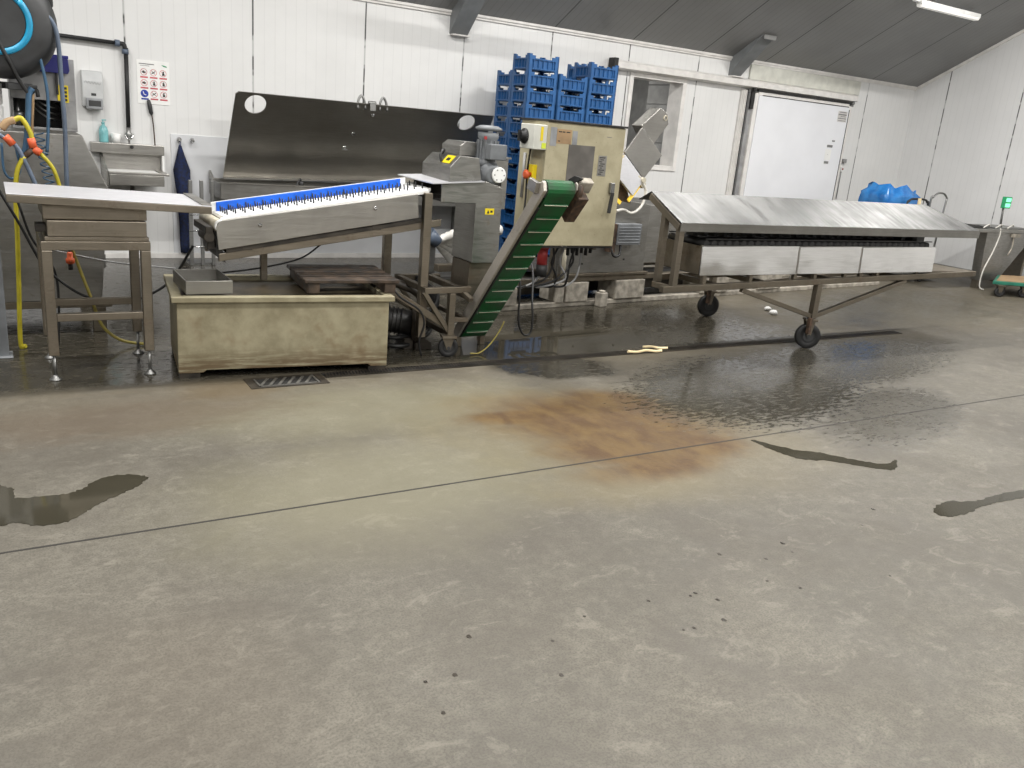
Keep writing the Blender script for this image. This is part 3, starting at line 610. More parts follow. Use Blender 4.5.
# dark pump below the conveyor
T = thing('pump', 'greasy black pump with motor on the floor between the cream tank and the conveyor castor', 'pump', (2.33, 5.25, 0))
b = MB(); b.cyl((2.16, 5.30, .20), (2.40, 5.20, .17), .085, seg=20)
for k in range(7): b.cyl(Vector((2.17, 5.296, .199)).lerp(Vector((2.36, 5.217, .175)), k / 7), Vector((2.17, 5.296, .199)).lerp(Vector((2.36, 5.217, .175)), k / 7 + .05), .094, seg=20)
b.build('motor', M['black_metal'], T)
b = MB(); b.lathe((2.40, 5.20, .15), [(.05, 0), (.115, .01), (.115, .06), (.06, .085)], (.92, -.38, 0), 22); b.build('volute', M['grime'], T)
b = MB(); b.tube([(2.46, 5.18, .24), (2.47, 5.17, .32), (2.44, 5.2, .38), (2.36, 5.24, .42), (2.2, 5.3, .47)], .03, 10); b.build('pipe', M['grime'], T)
for k in range(4):
    b = MB(); b.tube([(2.12, 5.32 + .03 * k, .05 + .03 * k), (2.28, 5.12 + .04 * k, .03 + .05 * k), (2.48, 5.22 + .03 * k, .05 + .04 * k), (2.60, 5.30, .08 + .05 * k), (2.66, 5.34, .25 + .03 * k), (2.5, 5.36, .40 + .02 * k)], .016, 8); b.build('hose', M['black'], T)  # black hoses added to darken the space below the conveyor
for fb in ((2.17, 5.19, 0, 2.25, 5.37, .105), (2.33, 5.13, 0, 2.395, 5.28, .08), (2.40, 5.1, 0, 2.52, 5.25, .05)):
    b = MB(); b.box(*fb); b.build('foot', M['grime'], T, .004)

# ------------------------------------------------------------------ green elevator
T = thing('elevator_conveyor', 'steep elevator conveyor with green cleated belt between steel side plates', 'conveyor', (2.86, 5.0, 0))
ta = Vector((5.13, .125)); hd = Vector((4.22, 1.185)); dv = (hd - ta).normalized(); nv = Vector((dv[1], -dv[0])) * 1.0
if nv.y < 0: nv = -nv
EL = (hd - ta).length
def ep(s, n): q = ta + dv * s + nv * n; return (q.x, q.y)
def loop(r, ext=0):
    a0 = math.atan2(nv.y, nv.x); pts = []
    for k in range(9): a = a0 - math.pi * k / 8 * 1; pts.append((hd.x + r * math.cos(a0 + math.pi * k / 8 * SG), hd.y + r * math.sin(a0 + math.pi * k / 8 * SG)))
    for k in range(9): pts.append((ta.x + r * math.cos(a0 + math.pi + math.pi * k / 8 * SG), ta.y + r * math.sin(a0 + math.pi + math.pi * k / 8 * SG)))
    return pts
SG = 1 if (nv.x * dv.y - nv.y * dv.x) > 0 else -1
EX0, EX1 = 2.75, 2.94
outer = loop(.055); inner = loop(.05)
b = MB()
A_ = [[b.bm.verts.new((x, q[0], q[1])) for q in pts] for x in (EX0, EX1) for pts in (outer, inner)]
n_ = len(outer)
for i in range(n_):
    j = (i + 1) % n_
    sm = True
    b._f([A_[0][i], A_[0][j], A_[2][j], A_[2][i]], False); b._f([A_[1][i], A_[1][j], A_[3][j], A_[3][i]], False)
    b._f([A_[0][i], A_[0][j], A_[1][j], A_[1][i]]); b._f([A_[2][i], A_[2][j], A_[3][j], A_[3][i]])
b.build('belt', M['belt'], T)
for k in range(24):
    under = k < 12; s = .05 + (k % 12) * EL / 12; n0, n1 = (-.056, -.067) if under else (.056, .067)
    b = MB(); q = [ep(s, n0), ep(s + .008, n0), ep(s + .005, n1), ep(s + .001, n1)]; b.prism(q, 'x', EX0 + .012, EX1 - .012); b.build('cleat', M['belt'], T)
    if under:
        b = MB(); b.prism([ep(s + .0012, n1 * 1.004), ep(s + .0052, n1 * 1.004), ep(s + .0052, n1 * 1.03), ep(s + .0012, n1 * 1.03)], 'x', EX0 + .012, EX1 - .012); b.build('cleat_edge', M['cream'], T)
for c_, nm in ((hd, 'head_drum'), (ta, 'tail_drum')):
    MB().cyl((EX0 + .002, c_.x, c_.y), (EX1 - .002, c_.x, c_.y), .0485, seg=24).build(nm, M['zinc'], T)
for x0, x1, nm in ((EX0 - .035, EX0 - .012, 'side_plate'), (EX1 + .012, EX1 + .024, 'side_plate')):
    lo = -.05 if x0 < 2.8 else -.03
    b = MB(); b.prism([ep(-.02, lo), ep(EL + .035, lo), ep(EL + .06, -.01), ep(EL + .06, .01), ep(EL + .02, .022), ep(.0, .022), ep(-.05, .01)], 'x', x0, x1); b.build(nm, M['belt_plate'], T, .004)
b = MB(); b.prism([ep(-.05, -.03), ep(.13, -.06), ep(.13, -.03), ep(-.02, .03)], 'x', EX0 - .0115, EX0 - .001); b.build('tail_bearing', M['grime'], T, .003)
b = MB(); b.prism([ep(.04, -.06), ep(EL - .1, -.06), ep(EL - .1, -.05), ep(.04, -.05)], 'x', EX0 - .0115, EX0 - .001); b.build('plate_gap_shade', M['black'], T)  # black strip in place of the dark gap between plate and belt
b = MB(); b.bar((EX0 - .05, *ep(EL - .04, .02)), (EX0 - .05, *ep(EL + .02, .05)), .03, .09, (0, nv.x, nv.y)); b.build('bearing_block', M['steel'], T, .004)
for s in (.25, .75, 1.1):
    b = MB(); q = ep(s, 0); b.cyl((EX0 - .012, q[0], q[1]), (EX1 + .012, q[0], q[1]), .012, seg=8); b.build('cross_tie', M['frame'], T)
# drive on the right of the head drum
b = MB(); q = ep(EL, .0); b.cyl((EX1 + .025, q[0], q[1]), (EX1 + .06, q[0], q[1]), .055, seg=18); b.bar((EX1 + .07, *ep(EL - .20, -.02)), (EX1 + .07, *ep(EL + .0, -.02)), .075, .10, (0, nv.x, nv.y)); b.build('drive_motor', M['rust'], T, .005)
b = MB(); b.bar((EX1 + .085, *ep(EL - .01, .01)), (EX1 + .085, *ep(EL + .07, .02)), .1, .05, (0, nv.x, nv.y)); b.build('drive_cover', M['conc'], T, .006)
b = MB(); b.prism([ep(EL + .0, .03), ep(EL + .1, .0), ep(EL + .06, .06), ep(EL + .0, .09)], 'x', EX1 + .025, EX1 + .045); b.build('wiper_bracket', M['black_metal'], T)
for fx in (EX0, EX1):
    b = MB(); b.box(fx - .02, 5.13, 0, fx + .02, 5.17, .11); b.build('foot', M['dirty'], T, .004)

# ------------------------------------------------------------------ control cabinet
T = thing('control_cabinet', 'beige electrical control cabinet with lever handle behind the green elevator', 'cabinet', (3.92, 5.67, 0))
b = MB(); b.box(3.575, 5.52, .655, 4.30, 5.88, 1.59); b.build('body', M['beige'], T, .008)
b = MB(); b.box(3.572, 5.497, .66, 4.303, 5.519, 1.582); dr = b.build('door', M['beige'], T, .006)
b = MB(); b.box(3.565, 5.48, 1.583, 4.31, 5.89, 1.598); b.build('roof_edge', M['black_metal'], T, .003)
b = MB(); b.box(3.58, 5.497, .645, 4.30, 5.519, .655); b.build('bottom_seal', M['black'], T)
b = MB(); b.box(3.775, 5.4945, 1.155, 4.02, 5.4968, 1.43); b.build('name_plate', M['plate'], dr, label='grey blank plate')
def patch(x0, z0, x1, z1, mat, name): 
    MB().box(x0, 5.4948, z0, x1, 5.4968, z1).build(name, mat, dr)
patch(3.60, 1.41, 3.655, 1.545, M['tape'], 'tape'); patch(3.80, 1.43, 3.845, 1.53, M['tape'], 'tape')
b = MB(); b.box(3.657, 5.4948, 1.43, 3.79, 5.4968, 1.535); b.mi = 1
for k, (a0, a1) in enumerate(((3.67, 3.70), (3.705, 3.73), (3.74, 3.775))): b.box(a0, 5.4942, 1.512, a1, 5.4947, 1.52)
b.box(3.67, 5.4942, 1.445, 3.69, 5.4947, 1.452); b.build('card', [M['brown'], M['ink']], dr)
b = MB(); b.box(4.065, 5.4945, 1.21, 4.145, 5.4968, 1.365); b.mi = 1
for k in range(9): b.box(4.075 + .01 * (k % 2), 5.494, 1.222 + k * .0155, 4.105 + .012 * (k % 3), 5.4944, 1.229 + k * .0155)
b.build('rating_plate', [M['steel'], M['ink']], dr)
b = MB(); b.box(4.125, 5.494, 1.505, 4.17, 5.4965, 1.509); b.build('dash_mark', M['ink_grey'], dr)
hn = MB().box(4.195, 5.465, 1.085, 4.235, 5.4965, 1.165); h_ = hn.build('latch', M['zinc'], dr, .004)
b = MB(); b.bar((4.215, 5.462, 1.09), (4.19, 5.452, .93), .028, .018); b.build('lever', M['black'], h_, .004)
# left face equipment
b = MB(); b.box(3.46, 5.50, 1.375, 3.574, 5.70, 1.555)
iso = b.build('isolator_box', M['trimb'], T, .006)
b = MB(); b.lathe((3.46, 5.63, 1.465), [(.055, 0), (.055, .015), (.035, .02), (.035, .045)], (-1, 0, 0), 18); b.bar((3.41, 5.63, 1.425), (3.41, 5.63, 1.505), .02, .02, (0, 1, 0)); b.build('rotary_knob', M['black'], iso)
b = MB(); b.box(3.515, 5.4972, 1.44, 3.537, 5.4996, 1.54); b.build('warning_strip', M['sticker'], iso); b = MB(); b.box(3.53, 5.4972, 1.385, 3.568, 5.4996, 1.425); b.build('lime_label', M['lime'], iso)
b = MB(); b.box(3.535, 5.60, 1.115, 3.574, 5.66, 1.26); b.build('stop_box', M['sticker'], T, .004)
b = MB(); b.lathe((3.535, 5.63, 1.185), [(.018, 0), (.018, .025), (.035, .03), (.035, .045), (.02, .055)], (-1, 0, 0), 18); b.build('stop_button', M['orange'], T, label='orange red emergency stop button')
b = MB(); b.tube([(3.55, 5.68, 1.375), (3.545, 5.69, 1.2), (3.55, 5.69, 1.0), (3.52, 5.66, .8)], .008, 6); b.build('cable', M['black'], T)
b = MB(); b.cyl((3.566, 5.78, 1.0), (3.566, 5.78, 1.34), .012, seg=8); b.build('conduit', M['lgrey'], T)
b = MB(); b.lathe((3.58, 5.56, .99), [(.02, 0), (.02, .02)], (-1, 0, 0), 12); b.build('key_lock', M['chrome'], T)
# legs of the cabinet, down to the washer base
for lx, ly in ((3.72, 6.15), (4.2, 6.20)):
    b = MB(); b.box(lx - .02, ly - .02, .266, lx + .02, ly + .02, .6445); b.build('leg', M['dirty'], T, .004)
    b = MB(); b.box(lx - .02, 5.6, .615, lx + .02, ly - .0205, .6445); b.build('arm', M['dirty'], T, .003)
b = MB()
for k in range(6): b.cyl((3.98 + k * .045, 5.66, .56 + .02 * (k % 2)), (3.98 + k * .045, 5.66, .6445), .014, seg=8)
b.build('cable_gland', M['black'], T)
random.seed(3)
for k in range(7):
    x = 3.78 + k * .055; b = MB(); b.tube([(x, 5.66, .64), (x + random.uniform(-.06, .06), 5.66, .5), (x + random.uniform(-.2, .05), 5.68, .36), (x - .12 + random.uniform(-.15, .1), 5.72, .29), (x - .2, 5.78, .29)], .009, 6)
    b.build('cable', M['black'] if k % 3 else M['lgrey'], T)
b = MB(); b.cyl((3.725, 5.64, .49), (3.725, 5.64, .64), .042, seg=16); b.lathe((3.725, 5.64, .615), [(.05, 0), (.05, .028)], seg=16); pl = b.build('power_plug', M['red'], T, label='red industrial plug')
MB().cyl((3.725, 5.64, .646), (3.725, 5.64, .6445), .04).build('plug_ring', M['white'], T)
b = MB(); b.cyl((3.725, 5.64, .40), (3.725, 5.64, .489), .045, seg=16); b.build('plug_socket', M['black'], T)

# ------------------------------------------------------------------ washer behind the cabinet
RA = math.radians(5.8)
T = thing('washing_machine', 'grey steel barrel washer on a low steel and concrete base behind the beige cabinet', 'washer', (3.65, 6.1, 0), RA)
b = MB(); b.prism([(.62, .30), (1.70, .30), (1.70, .93), (1.27, .985), (1.24, 1.03), (.62, 1.03)], 'y', 0.03, .12); b.prism([(1.25, .30), (1.70, .30), (1.70, .925), (1.27, .98), (1.25, 1.0)], 'y', .1201, .9); b.build('body', M['washer'], T, .006)
b = MB(); b.prism([(1.71, .36), (2.9, .36), (2.9, .92), (1.71, .92)], 'y', .12, .9); b.build('barrel_section', M['washer'], T, .006)
b = MB(); b.prism([(.60, 1.0305), (.86, 1.0305), (.86, 1.50), (.60, 1.54)], 'y', .035, .115); b.build('switch_housing', M['lgrey'], T, .006)
b = MB(); b.box(.6, .01, .275, 1.75, .92, .2985); b.build('skirt', M['dirty'], T, .003)
b = MB(); b.box(-.15, .02, 0, 6.0, .12, .045); b.box(-.15, .78, 0, 6.0, .88, .045); b.build('bottom_rail', M['conc'], T, .006)
b = MB(); b.box(-.15, .03, .205, .62, .11, .265); b.box(.62, .03, .225, 3.4, .11, .272); b.box(-.15, .79, .205, 3.4, .87, .272); b.build('top_rail', M['dirty'], T, .004)
for k, (xa, xb) in enumerate(((-.13, .17), (.62, .70), (.72, .99), (1.34, 1.72), (2.55, 2.98), (3.5, 3.9), (4.6, 4.8))):
    b = MB(); b.box(xa, .0, .046 if k else .046, xb, .26, .204 if k < 1 else .224 if k < 4 else .23); b.build('support_block', M['conc'], T, .008)
b = MB(); b.box(1.08, -.08, 0.0, 1.17, .0, .13); b.box(1.10, -.07, .13, 1.15, -.02, .15); b.build('jack_foot', M['conc'], T, .006)
b = MB(); b.box(.0, .4, .046, 3.2, .7, .20); b.build('sump', M['grime'], T)
b = MB(); b.cyl((.66, .0, .27), (.66, .0, .58), .02, seg=10); b.torus((.66, .0, .55), (0, 0, 1), .03, .012, 12, 6); b.build('drain_pipe', M['cream'], T)
for (u, v) in ((.7, .4), (.9, .39), (.66, .9), (1.42, .42), (1.42, .86), (.95, .62)):
    b = MB(); b.cyl((u, .03, v), (u, .022, v), .009, seg=8); b.build('bolt', M['black_metal'], T)
# gear motor on the washer face
b = MB(); b.box(1.16, -.05, .50, 1.22, .029, .76); b.build('motor_bracket', M['rust'], T, .004)
b = MB(); b.box(1.22, -.06, .57, 1.52, .028, .76)
for k in range(6): b.box(1.235, -.066, .585 + k * .027, 1.505, -.06, .596 + k * .027)
b.build('gear_motor', M['grey'], T, .006)
b = MB(); b.tube([(1.18, -.04, .53), (1.2, -.06, .47), (1.27, -.06, .48), (1.30, -.03, .58)], .012, 6); b.build('motor_cable', M['black'], T)

# ------------------------------------------------------------------ opened stainless covers above the washer
T = thing('machine_cover', 'opened stainless cover box with yellow edges given a glow and white cable beside the beige cabinet', 'machine cover', (4.6, 5.75, 1.03))
def plate(p, th, name, mat, bev=.003, par=T):
    p = [Vector(q) for q in p]; n = (p[1] - p[0]).cross(p[3] - p[0]).normalized() * th
    b = MB(); b.hexa(p + [q + n for q in p]); return b.build(name, mat, par, bev)
yb = 5.68
plate([(4.455, yb, 1.40), (4.675, yb - .02, 1.20), (4.84, yb - .02, 1.40), (4.615, yb, 1.61)], -.02, 'flap', M['steel'])
b = MB(); b.prism([(4.62, 1.62), (4.76, 1.46), (4.91, 1.655), (4.885, 1.74), (4.80, 1.775)], 'y', yb + .03, yb + .16); b.build('cover_arm', M['steel'], T, .005)
MB().torus((4.868, yb + .027, 1.70), (0, 1, 0), .018, .004, 14, 6).build('lock_hole', M['cream'], T)
plate([(4.36, yb - .02, 1.24), (4.55, yb - .06, 1.06), (4.67, yb - .03, 1.19), (4.46, yb - .01, 1.385)], -.03, 'lower_flap', M['steel_top'])
yl = emis('amber_rim_glow', (1.0, .68, .08, 1), .35)  # faint emission put into the yellow edges, which are no lamp
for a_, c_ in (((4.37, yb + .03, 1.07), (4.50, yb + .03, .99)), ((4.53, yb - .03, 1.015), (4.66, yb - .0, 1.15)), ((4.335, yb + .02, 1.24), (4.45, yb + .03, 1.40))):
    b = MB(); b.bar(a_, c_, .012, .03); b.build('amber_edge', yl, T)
b = MB(); b.prism([(4.35, 1.03), (4.62, .99), (4.60, 1.02), (4.45, 1.36), (4.34, 1.23)], 'y', yb + .04, yb + .07); b.build('back_plate', M['rust'], T, .003)
b = MB(); b.bar((4.60, yb - .01, 1.21), (4.69, yb - .01, 1.14), .04, .05); b.cyl((4.66, yb - .05, 1.19), (4.66, yb + .05, 1.19), .022, seg=12); b.build('hinge', M['cream'], T, .004)
b = MB(); b.tube([(4.66, yb - .03, 1.17), (4.70, yb - .04, 1.10), (4.665, yb - .06, 1.0), (4.58, yb - .10, .945), (4.50, yb - .12, .925), (4.42, yb - .12, .95), (4.33, yb - .14, .94)], .012, 8); b.build('cable', M['cable_white'], T)
b = MB(); b.box(4.50, yb + .075, 1.032, 4.58, yb + .12, 1.25); b.box(4.50, yb + .12, 1.032, 4.58, 6.28, 1.05); b.build('stand', M['steel_grey'], T, .003)
# ------------------------------------------------------------------ roller inspection table with hood
T = thing('roller_table', 'long stainless roller table with sloping hood on wheeled frame, right of the washer', 'inspection table', (5.6, 5.0, 0))
EY, RY, BY = 4.41, 4.80, 4.93
b = MB()
def hz(x): return .985
fl = [(4.02, EY), (7.57, EY)]; 
p = [(4.02, EY, .985), (7.58, EY, .98), (7.28, RY, 1.158), (4.05, RY, 1.158)]
b.hexa(p + [Vector(q) + Vector((0, 0, .006)) for q in p]); hd_ = b.build('hood_front', M['hood'], T, .002)
p = [(4.05, RY + .001, 1.158), (7.28, RY + .001, 1.158), (7.40, BY, 1.09), (4.05, BY, 1.09)]
b = MB(); b.hexa(p + [Vector(q) + Vector((0, 0, .006)) for q in p]); b.build('hood_back', M['hood'], T, .002)
b = MB(); p = [(7.581, EY, .98), (7.40, BY, 1.09), (7.29, RY + .001, 1.157), (7.29, RY, 1.157)]; b.hexa(p + [Vector(q) + Vector((0, 0, .006)) for q in p]); b.build('hood_end', M['hood'], T)
b = MB(); b.hexa([(4.02, EY - .002, .93), (7.58, EY - .002, .918), (7.58, EY + .004, .918), (4.02, EY + .004, .93), (4.02, EY - .004, .989), (7.58, EY - .004, .984), (7.58, EY + .003, .984), (4.02, EY + .003, .989)]); b.build('hood_lip', M['steel_grey'], T, .001)
b = MB(); b.bar((4.035, EY + .02, .955), (4.055, RY, 1.13), .03, .05); b.build('gable_bar', M['frame'], T, .003)
def rz(x): return .515 + (x - 3.95) * .0185
for ly in (4.455, 4.625):
    b = MB(); b.box(4.04, ly - .022, .545, 4.085, ly + .022, .955 if ly < 4.5 else 1.04); b.build('post', M['frame'], T, .003)
b = MB()
for yy in (4.455, 4.89):
    xs_ = 3.96 if yy < 4.6 else 4.3; b.bar((xs_, yy, rz(xs_) + .005), (7.72, yy, rz(7.72) + .005), .045, .045)
b.bar((4.05, 4.46, rz(4.05) + .005), (4.05, 4.645, rz(4.05) + .005), .04, .04)
for xx in (4.5, 5.0, 5.75, 6.6, 7.70): b.bar((xx, 4.46, rz(xx) + .005), (xx, 4.89, rz(xx) + .005), .04, .04)
b.build('bottom_frame', M['dirty'], T, .003)
b = MB(); b.box(7.06, 4.48, rz(7.4) + .02, 7.69, 4.87, rz(7.4) + .03); b.build('end_shelf', M['dirty'], T)
for xx in (4.36, 4.83, 5.315, 5.545, 5.905, 6.105, 6.325, 6.86):
    b = MB(); b.box(xx - .016, 4.455, rz(xx) + .028, xx + .016, 4.487, .614); b.build('strut', M['frame'], T, .002)
# trough panels
X = [4.29, 5.30, 6.05, 7.05]
for i in range(3):
    b = MB(); xa, xb_ = X[i] + .002, X[i + 1] - .002
    b.hexa([(xa, 4.440, .615), (xb_, 4.440, .613), (xb_, 4.448, .613), (xa, 4.448, .615), (xa, 4.452, .823), (xb_, 4.452, .828), (xb_, 4.46, .828), (xa, 4.46, .823)])
    b.box(xa, 4.4525, .826, xb_, 4.475, .83); b.build('front_panel', M['polish'], T, .003)
for i in (1, 2):
    b = MB(); b.hexa([(X[i] - .005, 4.434, .62), (X[i] + .005, 4.434, .62), (X[i] + .005, 4.440, .62), (X[i] - .005, 4.440, .62), (X[i] - .005, 4.446, .82), (X[i] + .005, 4.446, .82), (X[i] + .005, 4.451, .82), (X[i] - .005, 4.451, .82)]); b.build('seam_strip', M['steel'], T, .001)
b = MB(); b.box(4.29, 4.461, .62, 4.30, 4.88, .822); b.build('end_panel', M['dirty'], T, .003)
b = MB(); b.box(7.04, 4.461, .62, 7.05, 4.88, .825); b.box(4.30, 4.87, .62, 7.04, 4.88, .82); b.build('back_panel', M['steel_grey'], T, .003)
b = MB(); b.box(4.30, 4.462, .615, 7.04, 4.87, .625); b.build('trough_floor', M['grime'], T)
for k in range(36):
    xx = 4.35 + k * .0745; b = MB(); b.cyl((xx, 4.48, .836), (xx, 4.87, .836), .027, seg=12); b.build('roller', M['black'], T)
b = MB(); b.box(4.31, 4.70, .90, 7.25, 4.74, .93)
for k in range(28): b.box(4.4 + k * .1, 4.68, .865, 4.44 + k * .1, 4.76, .90)
b.build('brush_bar', M['black'], T)
for yy in (4.47, 4.86):
    b = MB(); b.box(4.33, yy, .868, 7.0, yy + .01, .876); b.build('chain_rail', M['black_metal'], T)
for q_, (xx, ww) in enumerate(((6.78, .05), (6.93, .10), (7.08, .03))):
    b = MB(); b.box(xx, 4.62, .83, xx + ww, 4.70, .93); b.build('hood_bracket', M['black_metal'], T, .004)
b = MB(); b.cyl((6.98, 4.58, .885), (6.98, 4.72, .885), .045, seg=16); b.build('drive_sprocket', M['char'], T)
b = MB(); b.bar((7.30, 4.88, .57), (7.33, 4.88, 1.1), .04, .04); b.build('post', M['frame'], T, .003)
# wheel legs
for yy, s in ((4.46, -1), (5.62, 1)):
    z0 = .25
    b = MB(); b.box(5.575, yy - .025, z0 + .0, 5.63, yy + .025, rz(5.6) - .019); b.build('wheel_leg', M['frame'], T, .004)
    for ax_, bx_ in ((4.75, 5.57), (6.72, 5.635)):
        b = MB(); ya = 4.46 if s < 0 else 4.9; b.bar((ax_, ya, rz(ax_) - .03), (bx_, yy, .27), .035, .035); b.build('brace', M['frame'], T, .003)
    castor(T, 5.59, yy, .102, -.55 if s < 0 else -.3, .245, 'castor', .045)
    b = MB(); b.box(5.53, yy - .05, .13, 5.56, yy - .02, .26); b.build('brake_lever', M['rust'], T, .003)
b = MB(); b.box(5.59, 4.91, rz(5.6) - .019, 5.63, 5.64, rz(5.6) + .02); b.build('outrigger', M['dirty'], T)
b = MB()
for xx in (5.27, 5.33): b.cyl((xx, 4.47, .545), (xx, 4.47, .613), .004, seg=6)
b.build('drip_wire', M['zinc'], T)

# ------------------------------------------------------------------ big machine at the far left
T = thing('peeling_machine', 'large grey steel machine box with grey control housing behind the feed table', 'machine', (0, 6.3, 0))
b = MB(); b.prism([(-.7, .21), (.56, .21), (.63, .93), (.50, 1.245), (-.7, 1.245)], 'y', 6.0, 7.0); b.build('body', M['washer'], T, .006)
b = MB(); b.prism([(.57, .40), (.60, .42), (.60, .50), (.57, .50)], 'y', 6.05, 6.12); b.build('side_lug', M['zinc'], T)
b = MB(); b.box(-.7, 6.0, .165, .62, 6.06, .2095); b.box(-.7, 6.92, .165, .62, 6.98, .2095); b.build('base_rail', M['dirty'], T, .003)
for lx, ly in ((.54, 6.03), (.54, 6.95), (-.6, 6.03), (-.6, 6.95)):
    b = MB(); b.box(lx - .04, ly - .03, .0, lx + .04, ly + .03, .1645); b.build('leg', M['dirty'], T, .004)
b = MB(); b.box(.14, 6.40, 1.246, .51, 6.42, 1.262); b.box(.14, 6.40, 1.262, .155, 6.42, 1.43); b.box(.425, 6.40, 1.262, .51, 6.42, 1.43); b.box(.14, 6.40, 1.43, .51, 6.42, 1.69)
b.box(.14, 6.42, 1.246, .15, 6.8, 1.69); b.box(.50, 6.42, 1.246, .51, 6.8, 1.69); b.box(.15, 6.79, 1.246, .50, 6.8, 1.69); b.box(.15, 6.42, 1.68, .50, 6.79, 1.69); b.build('housing', M['lgrey'], T, .003)
b = MB(); b.box(.151, 6.70, 1.247, .499, 6.72, 1.6); b.build('housing_back', M['black_metal'], T)
for k in range(4):
    b = MB(); z = 1.30 + k * .035; b.tube([(.27, 6.5, z + .08), (.33, 6.45, z + .03), (.38, 6.47, z + .015), (.42, 6.55, z)], .006, 6); b.build('inner_pipe', M['zinc'], T)
b = MB(); b.cyl((.18, 6.5, 1.25), (.18, 6.5, 1.42), .014, seg=10); b.lathe((.18, 6.5, 1.31), [(.02, 0), (.035, .01), (.035, .03), (.02, .04)], seg=14); b.build('valve', M['zinc'], T)
b = MB(); b.prism([(.31, 1.60), (.47, 1.60), (.48, 1.62), (.475, 1.69), (.36, 1.70)], 'y', 6.36, 6.39); b.box(.33, 6.39, 1.6905, .48, 6.75, 1.71); b.build('cap', M['navy'], T, .004)
b = MB(); b.box(.435, 6.394, 1.425, .468, 6.3995, 1.53); b.mi = 1
for k in range(4): b.box(.443, 6.392, 1.433 + k * .024, .46, 6.3939, 1.448 + k * .024)
b.build('warning_sticker', [M['sticker'], M['ink']], T, label='yellow sticker with black marks')
b = MB(); b.box(.405, 6.394, 1.435, .42, 6.3995, 1.53); b.build('yellow_strip', M['sticker'], T)
b = MB(); b.box(.16, 6.394, 1.60, .27, 6.3995, 1.67); b.build('blank_plate', M['tape'], T)
b = MB(); b.box(.40, 6.37, 1.47, .412, 6.40, 1.63); b.build('lever', M['black'], T)
b = MB(); b.box(.12, 5.85, 1.48, .27, 6.36, 1.515); b.box(-.35, 5.9, 1.48, -.1, 6.42, 1.52); b.box(-.35, 6.36, 1.2455, -.1, 6.42, 1.48); b.box(-.1, 6.36, 1.48, .27, 6.399, 1.52); b.build('drum_cradle', M['char'], T, .004)
# drum with ring
T = thing('drum', 'charcoal plastic drum with bright cyan ring on its lid, top left corner', 'drum', (.09, 6.05, 1.511))
c_ = (.09, 5.76, 1.835); ax_ = Vector((.06, 1, 0)).normalized()
b = MB(); b.lathe(c_, [(.18, 0), (.235, .012), (.275, .05), (.298, .11), (.30, .42), (.29, .5), (.26, .55)], ax_, 40); b.build('body', M['char'], T)
b = MB(); b.torus(Vector(c_) - ax_ * .002, ax_, .16, .017, 40, 10); b.build('ring', M['cyan'], T, label='bright cyan ring')
b = MB(); b.lathe(c_, [(.14, -.006), (.145, -.001)], ax_, 36); b.build('lid', M['char'], T)
b = MB(); b.box(.335, 5.93, 1.95, .385, 6.02, 2.03); b.box(.30, 5.90, 2.02, .36, 6.02, 2.06); b.build('handle', M['black'], T, .01)
# hoses, each one its own
def hose(name, pts, r, mat, label, cat='hose', seg=8, group=None):
    b = MB(); b.tube(pts, r, seg); return tag(b.build(name, M[mat]), label, cat, group)
T = thing('yellow_hose', 'yellow hose with orange red couplings curving down in front of the grey machine box', 'hose', (.2, 5.75, .93))
b = MB(); b.tube([(.136, 5.75, 1.315), (.167, 5.75, 1.329), (.19, 5.75, 1.303), (.211, 5.75, 1.255), (.219, 5.75, 1.217)], .014, 10); b.build('upper_length', M['yellow'], T)
b = MB(); b.tube([(.255, 5.75, 1.138), (.301, 5.75, 1.082), (.328, 5.75, 1.02), (.35, 5.75, .90), (.36, 5.72, .7), (.365, 5.65, .61)], .011, 10); b.build('lower_length', M['yellow'], T)
b = MB(); b.tube([(.07, 5.75, 1.262), (.10, 5.75, 1.30), (.14, 5.75, 1.316)], .021, 10); b.build('elbow', M['brown'], T)
for a_, c_ in (((.212, 5.75, 1.222), (.222, 5.75, 1.168)), ((.222, 5.75, 1.165), (.256, 5.75, 1.138))):
    b = MB(); b.cyl(a_, c_, .022, seg=12); b.build('coupling', M['orange'], T, label='orange red coupling')
b = MB(); b.cyl((.175, 5.75, 1.118), (.225, 5.75, 1.165), .017, seg=10); b.build('side_branch', M['rust'], T)
T = thing('grey_hose', 'grey blue hose with orange red coupling slanting down behind the feed table', 'hose', (.15, 5.7, .9))
b = MB(); b.tube([(.03, 5.7, 1.25), (.088, 5.7, 1.211), (.135, 5.7, 1.176), (.177, 5.7, 1.079), (.219, 5.7, .957), (.25, 5.7, .85)], .0125, 10); b.build('length', M['hose_grey'], T)
b = MB(); b.cyl((.085, 5.7, 1.227), (.121, 5.7, 1.182), .021, seg=12); b.build('coupling', M['orange'], T, label='orange red coupling')
hose('wash_hose', [(.169, 5.7, 1.12), (.129, 5.7, 1.032), (.112, 5.7, .874), (.103, 5.69, .644), (.089, 5.7, .349), (.074, 5.68, .03), (.10, 5.66, .016)], .013, 'yellow', 'thick yellow hose hanging straight down to the floor at the far left')
hose('air_hose', [(.24, 5.8, 1.497), (.222, 5.8, 1.457), (.21, 5.8, 1.347), (.197, 5.8, 1.235), (.181, 5.8, 1.15), (.162, 5.8, 1.104)], .016, 'hose_blue', 'thick dark blue hose hanging beside the open grey housing')
hose('tan_pipe', [(.243, 5.82, 1.465), (.235, 5.82, 1.376), (.225, 5.82, 1.276), (.225, 5.85, 1.18)], .009, 'brown', 'thin tan pipe right of the thick dark blue hose', 'pipe')
hose('air_hose', [(.285, 5.8, 1.70), (.309, 5.8, 1.558), (.317, 5.8, 1.439), (.306, 5.8, 1.271), (.293, 5.8, 1.146)], .009, 'hose_blue', 'slim blue hose hanging below the navy cap')
